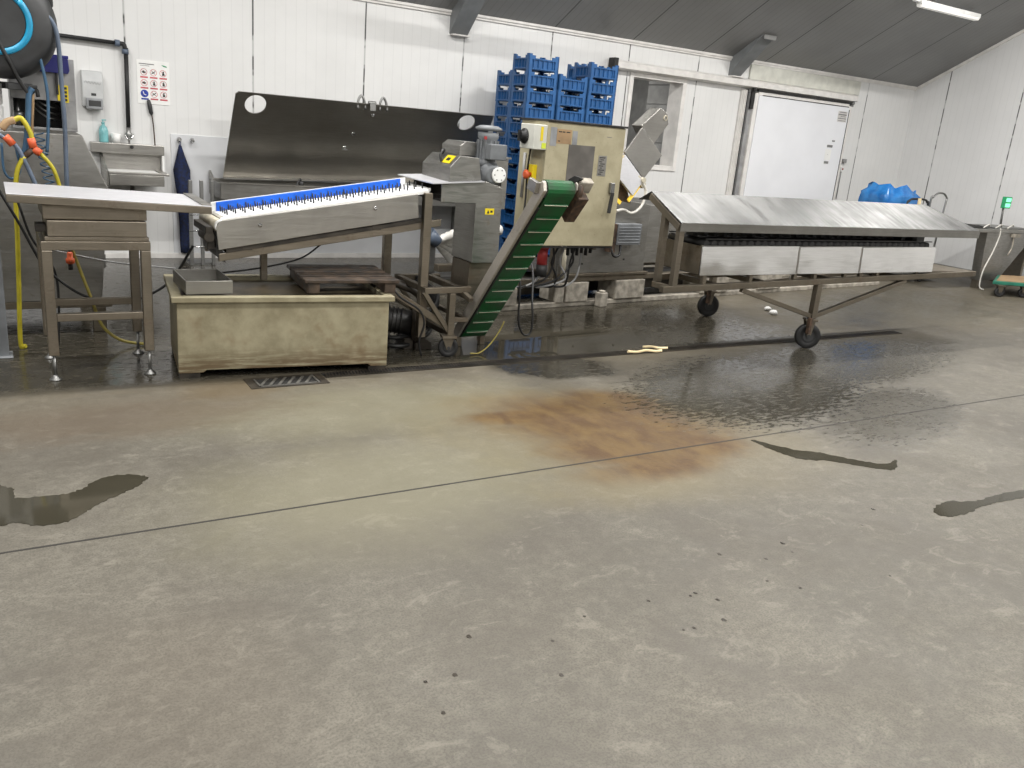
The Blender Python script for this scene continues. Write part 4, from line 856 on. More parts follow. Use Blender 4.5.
hose('air_hose', [(.31, 5.86, 1.93), (.337, 5.8, 1.902), (.378, 5.8, 1.834), (.39, 5.8, 1.718), (.392, 5.8, 1.501), (.394, 5.8, 1.277), (.385, 5.8, .954), (.38, 5.8, .5)], .0125, 'hose_grey', 'long grey hose hanging down from the side of the charcoal drum')
hose('black_cable', [(.06, 5.74, 1.80), (.132, 5.74, 1.636), (.183, 5.78, 1.524), (.223, 5.8, 1.468), (.26, 5.82, 1.49), (.27, 5.82, 1.45)], .011, 'black', 'black cable running from the charcoal drum to the thick blue hose', 'cable')
pts = []
for k in range(90):
    u = k / 89; a = u * 2 * math.pi * 9; pts.append((.272 + .05 * (u - .3) + .027 * math.cos(a), 5.86 + .02 * math.sin(a), 1.25 - .36 * u))
b = MB(); b.tube(pts, .004, 6, curve=False); tag(b.build('coil_hose', M['hose_blue']), 'coiled thin blue hose hanging in front of the grey machine box', 'hose')
hose('loop_cable', [(.066, 5.8, 1.183), (.067, 5.8, 1.032), (.103, 5.8, .985), (.147, 5.8, 1.036), (.135, 5.8, 1.168)], .007, 'hose_blue', 'loop of blue cable at the far left above the feed table', 'cable')
hose('black_cable', [(-.02, 5.6, 1.05), (.036, 5.6, .927), (.12, 5.6, .745), (.211, 5.6, .532), (.3, 5.62, .42), (.43, 5.6, .325), (.6, 5.6, .29), (.72, 5.58, .30), (.9, 5.52, .42), (1.02, 5.4, .66)], .008, 'black', 'long black cable sagging under the feed table to the pin conveyor', 'cable')
hose('black_cable', [(.10, 5.62, .95), (.127, 5.62, .841), (.166, 5.62, .689), (.22, 5.62, .58), (.28, 5.64, .47), (.29, 5.64, .30), (.27, 5.62, .02)], .007, 'black', 'black cable hanging behind the left leg of the feed table', 'cable')
hose('yellow_cable', [(.365, 5.6, .62), (.381, 5.6, .591), (.421, 5.6, .453), (.466, 5.6, .299), (.513, 5.6, .142), (.60, 5.6, .05), (.70, 5.6, .016), (.78, 5.58, .012)], .0095, 'olive', 'dull yellow hose curling down to the floor under the feed table')
hose('grey_wire', [(.23, 5.6, .62), (.272, 5.6, .603), (.469, 5.6, .555), (.632, 5.6, .524), (.947, 5.58, .491)], .005, 'lgrey', 'thin grey wire stretched under the feed table to the cream tank', 'wire')
T = thing('pendant_plug', 'small red plug hanging by a black cord under the feed table', 'plug', (.36, 5.55, .5))
b = MB(); b.tube([(.36, 5.55, .703), (.358, 5.55, .64), (.36, 5.55, .59)], .006, 6); b.build('cord', M['black'], T)
b = MB(); b.lathe((.36, 5.55, .53), [(.016, 0), (.024, .005), (.024, .03), (.016, .035), (.016, .06), (.01, .07)], seg=14); b.build('plug_body', M['orange'], T)
MB().cyl((.36, 5.55, .495), (.36, 5.55, .53), .013, seg=10).build('tip', M['black'], T)
b = MB(); b.box(-.06, 5.48, 0, .012, 5.56, 1.02); b.box(-.08, 5.45, 0, .03, 5.59, .01)
tag(b.build('steel_post', M['grey'], None, .005), 'dull steel post at the far left edge beside the yellow hose', 'post')
b = MB(); b.lathe((.055, 6.1, 1.2455), [(.04, 0), (.04, .13), (.03, .14), (.04, .15), (.04, .26), (.02, .27)], seg=18)
tag(b.build('filter_cartridge', M['white']), 'white plastic filter cartridge standing on the grey machine box at far left', 'filter')
b = MB(); b.tube([(1.10, 5.3, .50), (1.155, 5.3, .512), (1.398, 5.3, .541), (1.652, 5.3, .60), (1.80, 5.3, .70)], .006, 6)
tag(b.build('black_cable', M['black']), 'thin black cable lying across the cream tank under the pin conveyor', 'cable')
hose('black_cable', [(2.10, 4.86, .50), (2.16, 4.85, .43), (2.30, 4.86, .34), (2.35, 4.88, .24), (2.33, 4.9, .12), (2.36, 4.92, .012)], .007, 'black', 'black cable drooping from the right corner of the cream tank', 'cable')
hose('hook_cable', [(3.108, 5.0, .56), (3.106, 4.95, .47), (3.118, 4.95, .219), (3.165, 4.95, .115), (3.225, 4.95, .118), (3.235, 4.95, .22), (3.232, 4.97, .34), (3.30, 5.1, .52), (3.38, 5.3, .64), (3.5, 5.5, .66)], .008, 'black', 'black cable hanging in a loop right of the green elevator', 'cable')
hose('rope', [(2.99, 4.93, .22), (2.955, 4.93, .15), (2.88, 4.92, .06), (2.79, 4.9, .012), (2.72, 4.9, .012)], .005, 'olive', 'short yellow rope lying on the wet floor beside the green elevator', 'rope')

# ------------------------------------------------------------------ wall fittings at the left
T = thing('soap_dispenser', 'grey wall soap dispenser above the sink', 'dispenser', (.835, WB, 1.36))
b = MB(); b.prism([(WB - .002, 1.38), (WB - .09, 1.38), (WB - .115, 1.46), (WB - .115, 1.60), (WB - .09, 1.685), (WB - .002, 1.69)], 'x', .755, .925); b.build('case', M['dispenser'], T, .008)
b = MB(); b.box(.78, WB - .125, 1.36, .915, WB - .02, 1.455); b.build('push_bar', M['tape'], T, .008)
b = MB(); b.box(.80, WB - .1255, 1.385, .90, WB - .1205, 1.435); b.build('recess', M['char'], T)
b = MB(); b.box(.825, WB - .1165, 1.475, .865, WB - .1145, 1.497); b.build('window', M['char'], T)
b = MB(); b.tube([(.775 + .012 * k, WB - .1155, 1.588 - .001 * k + .011 * (1 if k % 2 else -.6)) for k in range(12)], .0016, 5); b.build('script_mark', M['ink_grey'], T)
T = thing('safety_poster', 'white safety poster with nine round pictograms on the back wall above the sink', 'poster', (1.355, WB, 1.445))
PX0, PX1, PZ0, PZ1 = 1.225, 1.508, 1.445, 1.83
MB().box(PX0, WB - .005, PZ0, PX1, WB - .0012, PZ1).build('sheet', M['paper'], T)
yp = WB - .0055
b = MB(); b.box(PX0 + .02, yp - .0006, PZ1 - .038, PX0 + .15, yp, PZ1 - .03); b.box(PX0 + .03, yp - .0006, PZ1 - .052, PX0 + .11, yp, PZ1 - .048); b.build('heading', M['ink_grey'], T)
b = MB(); b.prism([(PX1 - .07, PZ1 - .03), (PX1 - .05, PZ1 - .045), (PX1 - .022, PZ1 - .05), (PX1 - .022, PZ1 - .04), (PX1 - .045, PZ1 - .034)], 'y', yp - .0006, yp); b.build('logo', M['print_green'], T)
random.seed(11)
for i in range(3):
    for j in range(3):
        cx, cz_ = PX0 + .06 + j * .083, PZ1 - .105 - i * .095; blue = (i == 2 and j == 0)
        b = MB()
        if blue:
            b.cyl((cx, yp, cz_), (cx, yp - .0006, cz_), .034, seg=24); b.mi = 1
            b.tube([(cx - .012, yp - .0012, cz_ + .018), (cx - .004, yp - .0012, cz_ - .006), (cx + .014, yp - .0012, cz_ - .012)], .004, 5)
            b.mi = 0; b.box(cx - .03, yp - .0006, cz_ - .055, cx + .034, yp, cz_ - .04)
            b.build('pictogram', [M['print_blue'], M['paper']], T, label='blue mandatory sign pictogram')
        else:
            b.torus((cx, yp, cz_), (0, 1, 0), .028, .0022, 24, 5); b.bar((cx - .02, yp - .0004, cz_ + .02), (cx + .02, yp - .0004, cz_ - .02), .0008, .003, (1, 0, 1))
            b.box(cx - .032, yp - .0006, cz_ - .052, cx + .034, yp, cz_ - .038); b.mi = 1
            k = i * 3 + j
            if k in (0, 3): b.box(cx - .017, yp - .0008, cz_ - .007, cx + .017, yp, cz_ + .004); b.box(cx - .004, yp - .0008, cz_ - .012, cx + .004, yp, cz_ + .012)
            elif k in (1, 7): b.bar((cx - .016, yp - .0005, cz_ - .012), (cx + .016, yp - .0005, cz_ + .012), .001, .007, (1, 0, -1)); b.bar((cx - .014, yp - .0005, cz_ + .01), (cx + .012, yp - .0005, cz_ - .012), .001, .005, (1, 0, 1))
            else: b.cyl((cx + .003, yp, cz_ + .012), (cx + .003, yp - .0008, cz_ + .012), .007, seg=12); b.prism([(cx - .008, cz_ - .018), (cx + .014, cz_ - .018), (cx + .011, cz_ + .004), (cx - .004, cz_ + .005)], 'y', yp - .0008, yp)
            b.build('pictogram', [M['pink'], M['ink']], T)
T = thing('water_pipe', 'black water pipe with blue fittings running along the wall and down to the sink', 'pipe', (1.12, WB, 1.2))
zp = 1.945
b = MB(); b.cyl((-.5, WB - .05, zp + .03), (1.09, WB - .05, zp), .018, seg=12); b.build('horizontal_run', M['black'], T)
b = MB(); b.tube([(1.08, WB - .05, zp), (1.118, WB - .05, zp - .004), (1.128, WB - .05, zp - .04)], .02, 10); b.build('elbow', M['black'], T)
b = MB(); b.cyl((1.128, WB - .05, 1.22), (1.135, WB - .05, zp - .03), .019, seg=12); b.build('vertical_run', M['black'], T)
for a_, c_ in (((1.045, WB - .05, zp + .002), (1.085, WB - .05, zp)), ((1.129, WB - .05, zp - .085), (1.129, WB - .05, zp - .045))):
    b = MB(); b.cyl(a_, c_, .029, seg=14); b.build('fitting', M['hose_grey'], T, label='grey blue fitting')
b = MB(); b.lathe((1.127, WB - .05, 1.13), [(.018, 0), (.03, .01), (.03, .04), (.02, .05), (.02, .09)], seg=14); b.cyl((1.127, WB - .05, 1.14), (1.127, WB - .13, 1.13), .014, seg=10); b.build('valve', M['zinc'], T)
b = MB(); b.tube([(1.09, WB - .08, 1.16), (1.11, WB - .09, 1.12), (1.14, WB - .09, 1.12), (1.165, WB - .08, 1.16)], .006, 6); b.build('valve_handle', M['chrome'], T)
# wall sink
T = thing('wall_sink', 'wall mounted stainless sink with shelf and slanted left gusset below the soap dispenser', 'sink', (1.12, WB, .7))
b = MB(); b.box(.80, WB - .1, .985, 1.425, WB - .002, 1.075); b.build('shelf', M['steel'], T, .005)
b = MB(); b.box(.88, WB - .02, .73, 1.40, WB - .003, .984); b.build('splash_back', M['steel'], T, .003)
b = MB(); b.box(.90, 8.44, .825, 1.405, 8.50, .845); b.box(1.35, 8.50, .825, 1.405, WB - .021, .845); b.box(.90, 8.44, .73, 1.36, 8.452, .824); b.box(1.345, 8.452, .73, 1.36, WB - .021, .824); b.box(.90, 8.452, .73, 1.345, WB - .021, .742); b.box(.90, 8.452, .742, .912, WB - .021, .824); b.build('bowl', M['steel'], T, .003)
b = MB(); b.box(.915, 8.505, .828, 1.34, WB - .025, .838); b.build('basin_insert', M['paper'], T)
b = MB(); b.prism([(WB - .003, .99), (WB - .003, .60), (8.44, .72), (8.44, .85)], 'x', .88, .896); b.build('gusset', M['steel_grey'], T, .002)
b = MB(); b.box(1.405, WB - .10, .80, 1.425, WB - .002, .984); b.build('end_strip', M['paper'], T)
b = MB(); b.lathe((1.14, WB - .105, 1.05), [(.015, 0), (.015, .03)], (0, -1, 0), 10); b.build('sensor', M['black'], T)
b = MB(); b.box(.95, WB - .03, .25, 1.35, WB - .003, .729) if False else b.cyl((1.12, 8.7, .35), (1.12, 8.7, .73), .02, seg=12); b.build('drain_pipe', M['zinc'], T)
T = thing('soap_bottle', 'teal plastic pump bottle standing on the sink shelf', 'bottle', (.915, WB - .05, 1.0755))
b = MB(); b.lathe((.915, WB - .05, 1.0755), [(.036, 0), (.040, .006), (.040, .10), (.030, .135), (.014, .15), (.014, .165)], seg=20); b.build('bottle_body', M['teal'], T)
b = MB(); b.lathe((.915, WB - .05, 1.241), [(.015, 0), (.015, .012), (.005, .014), (.005, .03)], seg=12); b.bar((.905, WB - .05, 1.272), (.94, WB - .06, 1.272), .012, .01); b.build('pump_head', M['teal'], T)
b = MB(); b.lathe((1.02, WB - .05, 1.0755), [(.035, 0), (.042, .085), (.039, .085), (.033, .006)], seg=18)
tag(b.build('paper_cup', M['paper']), 'white paper cup on the sink shelf beside the teal bottle', 'cup')
T = thing('scrub_brush', 'thin handled brush with dark head leaning on the wall below the poster', 'brush', (1.33, WB - .04, 1.0755))
b = MB(); b.tube([(1.352, WB - .055, 1.076), (1.346, WB - .04, 1.25), (1.338, WB - .02, 1.36)], .006, 6); b.build('handle', M['rust'], T)
b = MB(); b.lathe((1.338, WB - .022, 1.345), [(.008, 0), (.018, .02), (.02, .08), (.016, .13), (.008, .14)], (-.18, 0, 1), 14); b.build('brush_head', M['char'], T)
for hx, lb in ((1.575, 'chrome wall hook holding the navy apron'), (1.695, 'empty chrome wall hook right of the navy apron')):
    b = MB(); b.lathe((hx, WB - .012, 1.142), [(.022, 0), (.022, .006), (.008, .01), (.007, .045), (.014, .05), (.014, .058)], (0, -1, 0), 14); b.tube([(hx - .02, WB - .02, 1.128), (hx - .018, WB - .05, 1.115), (hx, WB - .06, 1.12)], .005, 6)
    tag(b.build('wall_hook', M['chrome']), lb, 'hook')
# hanging apron
b = MB(); prof = [(1.09, .012), (1.0, .035), (.86, .075), (.72, .068), (.6, .06), (.45, .055), (.3, .05), (.15, .05), (.06, .048)]
rows = []
for z, hw in prof:
    cx = 1.575 + (1.09 - z) * .05 if z > .6 else 1.60 + (.6 - z) * .01
    rows.append([b.bm.verts.new((cx + hw * math.cos(2 * math.pi * k / 20) * (1 + .1 * math.sin(3 * k)), WB - .06 + hw * .55 * math.sin(2 * math.pi * k / 20) * (1 + .25 * math.sin(5 * k)), z)) for k in range(20)])
for A_, B_ in zip(rows, rows[1:]):
    for k in range(20): b._f([A_[k], A_[(k + 1) % 20], B_[(k + 1) % 20], B_[k]], True)
b._f(rows[0]); b._f(rows[-1][::-1])
T = thing('apron', 'dark navy apron hanging bunched from a chrome wall hook', 'apron', (1.59, WB - .06, .06))
b.build('cloth', M['navy_cloth'], T)
b = MB(); b.tube([(1.572, WB - .06, 1.085), (1.568, WB - .058, 1.11), (1.575, WB - .055, 1.132), (1.582, WB - .058, 1.11), (1.578, WB - .06, 1.085)], .004, 6); b.build('neck_strap', M['navy_cloth'], T)
# wire rack
T = thing('wire_rack', 'grey wire rack standing on the floor behind the left end of the pin conveyor', 'rack', (1.71, 8.5, 0))
for fx in (1.59, 1.69, 1.79):
    b = MB(); b.box(fx - .016, 8.46, 0, fx + .016, 8.49, .80); b.build('upright', M['zinc'], T, .003)
for fz in (.18, .33, .48):
    b = MB(); b.cyl((1.57, 8.455, fz), (1.81, 8.455, fz), .006, seg=6); b.build('cross_wire', M['chrome'], T)
b = MB(); b.box(1.57, 8.491, .0, 1.81, 8.70, .02); b.build('base_plate', M['zinc'], T)

# ------------------------------------------------------------------ tilted panel and wash trough
T = thing('wash_trough', 'long stainless wash trough on the back wall below the tilted dark panel', 'trough', (3.2, WB, .45))
b = MB()
b.box(1.84, 8.35, .645, 4.75, 8.362, .79); b.box(1.84, 8.362, .645, 4.75, 8.86, .657); b.box(1.84, 8.362, .657, 1.852, 8.86, .79); b.box(4.738, 8.362, .657, 4.75, 8.86, .79); b.box(1.852, 8.845, .657, 4.738, 8.86, .80)
b.build('basin', M['steel_grey'], T, .004)
b = MB(); b.prism([(8.86, .79), (8.86, .87), (8.70, .80), (8.70, .79)], 'x', 1.84, 1.86) ; b.box(1.84, 8.34, .79, 4.75, 8.40, .80); b.build('rim', M['steel'], T)
for fx in (2.05, 4.55):
    b = MB(); b.prism([(8.88, .25), (8.88, .64), (8.40, .64), (8.40, .60)], 'x', fx, fx + .03); b.build('bracket', M['zinc'], T)
b = MB(); b.lathe((2.62, 8.40, .80), [(.025, 0), (.025, .03), (.012, .04)], seg=12); b.tube([(2.62, 8.40, .84), (2.60, 8.38, .86), (2.55, 8.36, .78)], .008, 6); b.build('tap', M['char'], T)
T = thing('tilted_panel', 'huge dark stainless panel with two round corner holes tilted out from the back wall', 'panel', (3.3, 8.7, .81))
pu = Vector((0, 8.25 - 8.75, 1.62 - .815)); PH = pu.length; pu.normalize()
def pm(u, v): return Vector((u, 8.75, .815 + (u - 1.95) * .022 * (1 - v / PH))) + pu * v
th = Vector((0, pu.z, -pu.y)) * .012
def circ(cx, cy, r, n=28): return [(cx + r * math.cos(2 * math.pi * k / n), cy + r * math.sin(2 * math.pi * k / n)) for k in range(n)]
outl = [(1.95, 0), (4.68, 0), (4.66, PH), (1.99, PH), (1.963, PH - .025)]
b = MB(); b.sheet([outl, circ(2.155, PH - .115, .098), circ(4.365, PH - .115, .098)], pm, th); b.build('sheet', M['steel_dark'], T)
b = MB(); b.hexa([pm(1.95, 0), pm(4.68, 0), pm(4.68, 0) + th * 1, pm(1.95, 0) + th, pm(1.95, 0) + Vector((0, -.05, -.012)), pm(4.68, 0) + Vector((0, -.05, -.012)), pm(4.68, 0) + Vector((0, -.05, .0)), pm(1.95, 0) + Vector((0, -.05, 0))]); b.build('bottom_lip', M['steel'], T)
fn = Vector((0, -pu.z, pu.y))
for (u, v) in ((3.31, PH - .12), (3.16, PH - .36), (3.10, PH - .53)):
    b = MB(); q = pm(u, v); b.lathe(q, [(.022, 0), (.022, .006), (.010, .012)], fn, 14); b.build('bolt', M['chrome'], T)
b = MB(); q = pm(3.11, PH - .545); b.hexa([q + Vector((-.03, 0, -.012)) + fn * .002, q + Vector((.03, 0, -.012)) + fn * .002, q + Vector((.03, 0, .012)) + fn * .002, q + Vector((-.03, 0, .012)) + fn * .002, q + Vector((-.03, 0, -.012)) + fn * .006, q + Vector((.03, 0, -.012)) + fn * .006, q + Vector((.03, 0, .012)) + fn * .006, q + Vector((-.03, 0, .012)) + fn * .006]); b.build('tag_plate', M['zinc'], T)
for u in (3.17, 3.40):
    b = MB(); q = pm(u, PH); b.tube([q + Vector((-.035, .02, -.05)), q + Vector((-.03, .02, .03)), q + Vector((0, .02, .075)), q + Vector((.03, .02, .03)), q + Vector((.045, .02, -.05))], .012, 8); b.build('lifting_hoop', M['zinc'], T)
b = MB(); q = pm(3.28, PH); b.box(q.x - .03, q.y - .02, q.z - .06, q.x + .03, q.y - .006, q.z + .02); b.cyl(q + Vector((-.04, .01, .015)), q + Vector((.04, .01, .015)), .018, seg=10); b.build('clamp', M['zinc'], T, .003)
for u in (2.5, 4.0):
    b = MB(); q = pm(u, PH - .45) + th * 1.6; b.bar(q, (u, WB - .02, 1.18), .03, .03); b.build('stay', M['zinc'], T)
    b = MB(); b.box(u - .05, 8.765, .8005, u + .05, WB - .015, .83); b.build('hinge', M['zinc'], T)

# ------------------------------------------------------------------ stacks of blue crates
def crate_mesh():
    b = MB(); W_, D_, H_ = .19, .16, .1585
    b.box(-W_ + .01, -D_ + .01, .004, W_ - .01, D_ - .01, .012)
    for sx in (-1, 1):
        for sy in (-1, 1):
            x = sx * W_; y = sy * D_
            b.box(min(x, x - sx * .045), min(y, y - sy * .014), 0, max(x, x - sx * .045), max(y, y - sy * .014), H_ + .004)
            b.box(min(x, x - sx * .014), min(y, y - sy * .045), 0, max(x, x - sx * .014), max(y, y - sy * .045), H_ + .004)
    for sy in (-1, 1):
        y0, y1 = sorted((sy * (D_ - .014), sy * (D_ - .022))); ya, yb_ = sorted((sy * D_, sy * (D_ - .014)))
        b.box(-W_ + .045, y0, .004, W_ - .045, y1, .118); b.box(-W_ + .045, ya, .106, W_ - .045, yb_, .12); b.box(-W_ + .045, ya, .012, W_ - .045, yb_, .024)
        b.box(-W_ + .045, ya, .1202, -W_ + .085, yb_, H_ - .012); b.box(W_ - .085, ya, .1202, W_ - .045, yb_, H_ - .012)
        for k in range(5): b.box(-.12 + k * .06 - .003, ya, .0242, -.12 + k * .06 + .003, yb_, .1058)
    for sx in (-1, 1):
        x0, x1 = sorted((sx * (W_ - .014), sx * (W_ - .022))); xa, xb_ = sorted((sx * W_, sx * (W_ - .014)))
        b.box(x0, -D_ + .045, .004, x1, D_ - .045, .118); b.box(xa, -D_ + .045, .106, xb_, D_ - .045, .12); b.box(xa, -D_ + .045, .012, xb_, D_ - .045, .024)
        b.box(xa, -D_ + .045, .1202, xb_, -D_ + .07, H_ - .012); b.box(xa, D_ - .07, .1202, xb_, D_ - .045, H_ - .012)
        for k in range(4): b.box(xa, -.09 + k * .06 - .003, .0242, xb_, -.09 + k * .06 + .003, .1058)
    return b
CH = .1626
ORD = ['bottom', 'second', 'third', 'fourth', 'fifth', 'sixth', 'seventh', 'eighth', 'ninth', 'tenth', 'eleventh', 'twelfth', 'thirteenth', 'fourteenth']
first = None
for sname, cx, cy, n in (('left front stack', 5.08, 8.165, 14), ('middle front stack', 5.475, 8.165, 13), ('right front stack', 5.87, 8.165, 14), ('left rear stack', 5.08, 8.49, 13), ('right rear stack', 6.0, 8.49, 14)):
    for k in range(n):
        pos_ = 'topmost crate' if k == n - 1 else 'lowest crate' if k == 0 else ORD[k] + ' crate up'
        if first is None: first = o = crate_mesh().build('plastic_crate', M['blue'], None, loc=(0, 0, 0))
        else: o = first.copy(); C.objects.link(o)
        o.location = (cx + random.uniform(-.004, .004), cy + random.uniform(-.003, .003), k * CH)
        tag(o, 'blue plastic crate by the back wall, %s of the %s' % (pos_, sname), 'crate', 'blue crates stacked by the back wall')

# ------------------------------------------------------------------ white ribbed hoses on the floor behind
T = thing('ribbed_hose_bundle', 'bundle of white ribbed hoses with grey end cap behind the pin conveyor legs', 'hose bundle', (3.9, 7.6, 0))
b = MB(); b.cyl((3.60, 7.5, .47), (3.71, 7.5, .38), .075, .06, seg=18); b.build('end_cap', M['hose_grey'], T)
for k in range(6):
    e0 = Vector((3.70, 7.5 + .015 * k, .40)); d_ = Vector((.55 - .04 * k, .03 * k, .10 - .085 * k)); pts = []; rr = []
    for q in range(31):
        u = q / 30; p_ = e0 + d_ * u * 1.3; p_.z += .05 * math.sin(u * math.pi) - .02 * u; p_.z = max(p_.z, .04); pts.append(p_); rr.append((.03 + .02 * min(u * 3, 1)) * (1 + .16 * (q % 2)))
    b = MB(); b.tube(pts, rr, 10, curve=False); b.build('ribbed_hose', M['ribhose'], T)
b = MB(); b.box(3.64, 7.52, 0, 3.70, 7.58, .37); b.box(3.66, 7.56, 0, 4.3, 7.75, .03); b.build('stand', M['zinc'], T)

# ------------------------------------------------------------------ far right: ramp plate, weighing station, trolley, blue bag, cart handle
T = thing('weigh_station', 'grey steel filling hopper table with green display post near the right wall', 'hopper', (11.6, 6.5, 0))
b = MB(); b.box(10.15, 6.3, .745, 12.3, 6.9, .79); b.build('table_top', M['steel_grey'], T, .005)
b = MB(); b.hexa([(11.12, 6.33, .11), (11.56, 6.33, .11), (11.56, 6.45, .11), (11.12, 6.45, .11), (11.04, 6.32, .744), (12.2, 6.32, .744), (12.2, 6.55, .744), (11.04, 6.45, .744)]); b.build('chute', M['washer'], T, .004)
b = MB(); b.box(11.14, 6.34, 0, 11.2, 6.44, .1095); b.build('foot', M['frame'], T, .004)
b = MB(); b.box(12.22, 6.4, 0, 12.27, 6.8, .744); b.build('leg', M['frame'], T, .004)
b = MB(); b.cyl((11.61, 6.5, .84), (11.58, 6.5, 1.07), .014, seg=10); b.build('post', M['zinc'], T)
b = MB(); b.box(11.52, 6.47, 1.05, 11.69, 6.51, 1.20); ds = b.build('display', M['print_green'], T, .006, label='green display on a post')
for zz in (1.065, 1.135):
    b = MB(); b.box(11.555, 6.465, zz, 11.665, 6.4695, zz + .05); b.build('lit_panel', M['led'], ds, label='glowing pale green panel')
b = MB(); b.box(11.25, 6.35, .79, 12.0, 6.6, .81); b.build('tray', M['zinc'], T, .003)
b = MB(); b.prism([(10.65, .7905), (11.1, .7905), (10.85, .83), (10.6, .845)], 'y', 6.35, 6.55); b.build('lid', M['black_metal'], T)
for k in range(3):
    b = MB(); x = 10.95 + k * .28; b.tube([(x, 6.34, .80), (x + .06, 6.33, .835), (x + .16, 6.36, .845), (x + .24, 6.4, .81)], .008, 6); b.build('white_wire', M['cable_white'], T)
b = MB(); b.tube([(11.3, 6.31, .80), (11.28, 6.29, .70), (11.2, 6.28, .5), (11.06, 6.27, .25), (11.03, 6.25, .05), (11.06, 6.2, .012)], .009, 6); b.build('cable', M['cable_white'], T)
b = MB(); b.box(11.6, 6.29, .69, 11.78, 6.36, .735); b.tube([(11.66, 6.31, .69), (11.66, 6.3, .55), (11.6, 6.3, .45)], .01, 6); b.build('junction_box', M['conc'], T)
T = thing('platform_trolley', 'green platform trolley on black castors in front of the grey hopper', 'trolley', (11.2, 5.95, 0))
b = MB(); b.hexa([(10.72, 5.92, .15), (11.45, 5.52, .15), (12.3, 6.0, .15), (11.45, 6.28, .15), (10.72, 5.92, .19), (11.45, 5.52, .19), (12.3, 6.0, .19), (11.45, 6.28, .19)]); b.build('edge_frame', M['green'], T, .005)
b = MB(); b.hexa([(10.80, 5.92, .191), (11.45, 5.56, .191), (12.2, 6.0, .191), (11.45, 6.24, .191), (10.80, 5.92, .197), (11.45, 5.56, .197), (12.2, 6.0, .197), (11.45, 6.24, .197)]); b.build('deck', M['brown'], T)
castor(T, 10.80, 5.85, .062, -.6, .1495); castor(T, 11.18, 5.76, .062, -.6, .1495); castor(T, 11.95, 5.95, .062, 0, .1495); castor(T, 11.45, 6.18, .062, 0, .1495)
b = MB(); random.seed(5)
rings = []
for i in range(9):
    v = i / 8; z = .80 + v * .41; rw = (.37 + .06 * math.sin(v * 3)) * (1 if v < .85 else .86); rd = .26 * (1 if v < .85 else .75); ring = []
    for k in range(28):
        a = 2 * math.pi * k / 28; cr = 1 + .06 * math.sin(5 * a + 3 * v) + .05 * math.sin(11 * a - 4 * v)
        cx_ = math.copysign(abs(math.cos(a)) ** .55, math.cos(a)); sy_ = math.copysign(abs(math.sin(a)) ** .55, math.sin(a))
        ring.append(b.bm.verts.new((10.52 + rw * cr * cx_, 7.46 + rd * cr * sy_, z - .06 * v * (cx_ > .2) + .03 * math.sin(7 * a) * v)))
    rings.append(ring)
for A_, B_ in zip(rings, rings[1:]):
    for k in range(28): b._f([A_[k], A_[(k + 1) % 28], B_[(k + 1) % 28], B_[k]], True)
b._f(rings[0][::-1], True); b._f(rings[-1], True)
T = thing('wheeled_bin', 'bin covered with crumpled blue film behind the far end of the roller table', 'bin', (10.52, 7.46, 0))
b.build('film_cover', M['film'], T)
b = MB(); b.box(10.2, 7.27, .06, 10.85, 7.66, .799); b.build('bin_body', M['lgrey'], T, .01)
for fx in (10.27, 10.78):
    b = MB(); b.cyl((fx, 7.29, .06), (fx, 7.34, .06), .06, seg=16); b.build('wheel', M['black'], T)
    b = MB(); b.cyl((fx, 7.58, .06), (fx, 7.63, .06), .06, seg=16); b.build('wheel', M['black'], T)
b = MB(); b.tube([(10.20, 6.98, .05), (10.20, 6.98, .95), (10.23, 6.98, 1.04), (10.30, 6.98, 1.075), (10.55, 6.98, 1.075), (10.62, 6.98, 1.04), (10.65, 6.98, .95), (10.65, 6.98, .05)], .014, 8)
T = thing('push_cart', 'black cart handle bar with small pale tag in front of the blue film', 'cart', (10.42, 6.98, 0))
b.build('handle_bar', M['black'], T)
b = MB(); b.box(10.39, 6.955, .98, 10.45, 6.965, 1.09); b.build('tag', M['scrap'], T)
b = MB(); b.box(10.15, 6.8, .10, 10.7, 7.03, .14); b.build('deck', M['zinc'], T, .004)
for fx in (10.2, 10.65):
    b = MB(); b.cyl((fx, 6.85, .05), (fx, 6.88, .05), .05, seg=14); b.build('wheel', M['black'], T)
T = thing('hand_truck', 'cart with arched grey steel handle right of the blue film', 'cart', (10.9, 7.0, 0))
b = MB(); b.tube([(10.66 + .1, 7.0, .06), (10.72, 7.0, 1.02), (10.76, 7.0, 1.11), (10.85, 7.0, 1.165), (10.98, 7.0, 1.165), (11.07, 7.0, 1.10), (11.06, 7.0, 1.0), (11.0, 7.0, .06)], .013, 8); b.build('handle_arch', M['zinc'], T)
b = MB(); b.box(10.72, 6.85, .04, 11.05, 7.02, .06); b.build('toe_plate', M['zinc'], T, .003)
for fx in (10.72, 11.04):
    b = MB(); b.cyl((fx, 7.09, .09), (fx, 7.12, .09), .09, seg=16); b.build('wheel', M['black'], T)

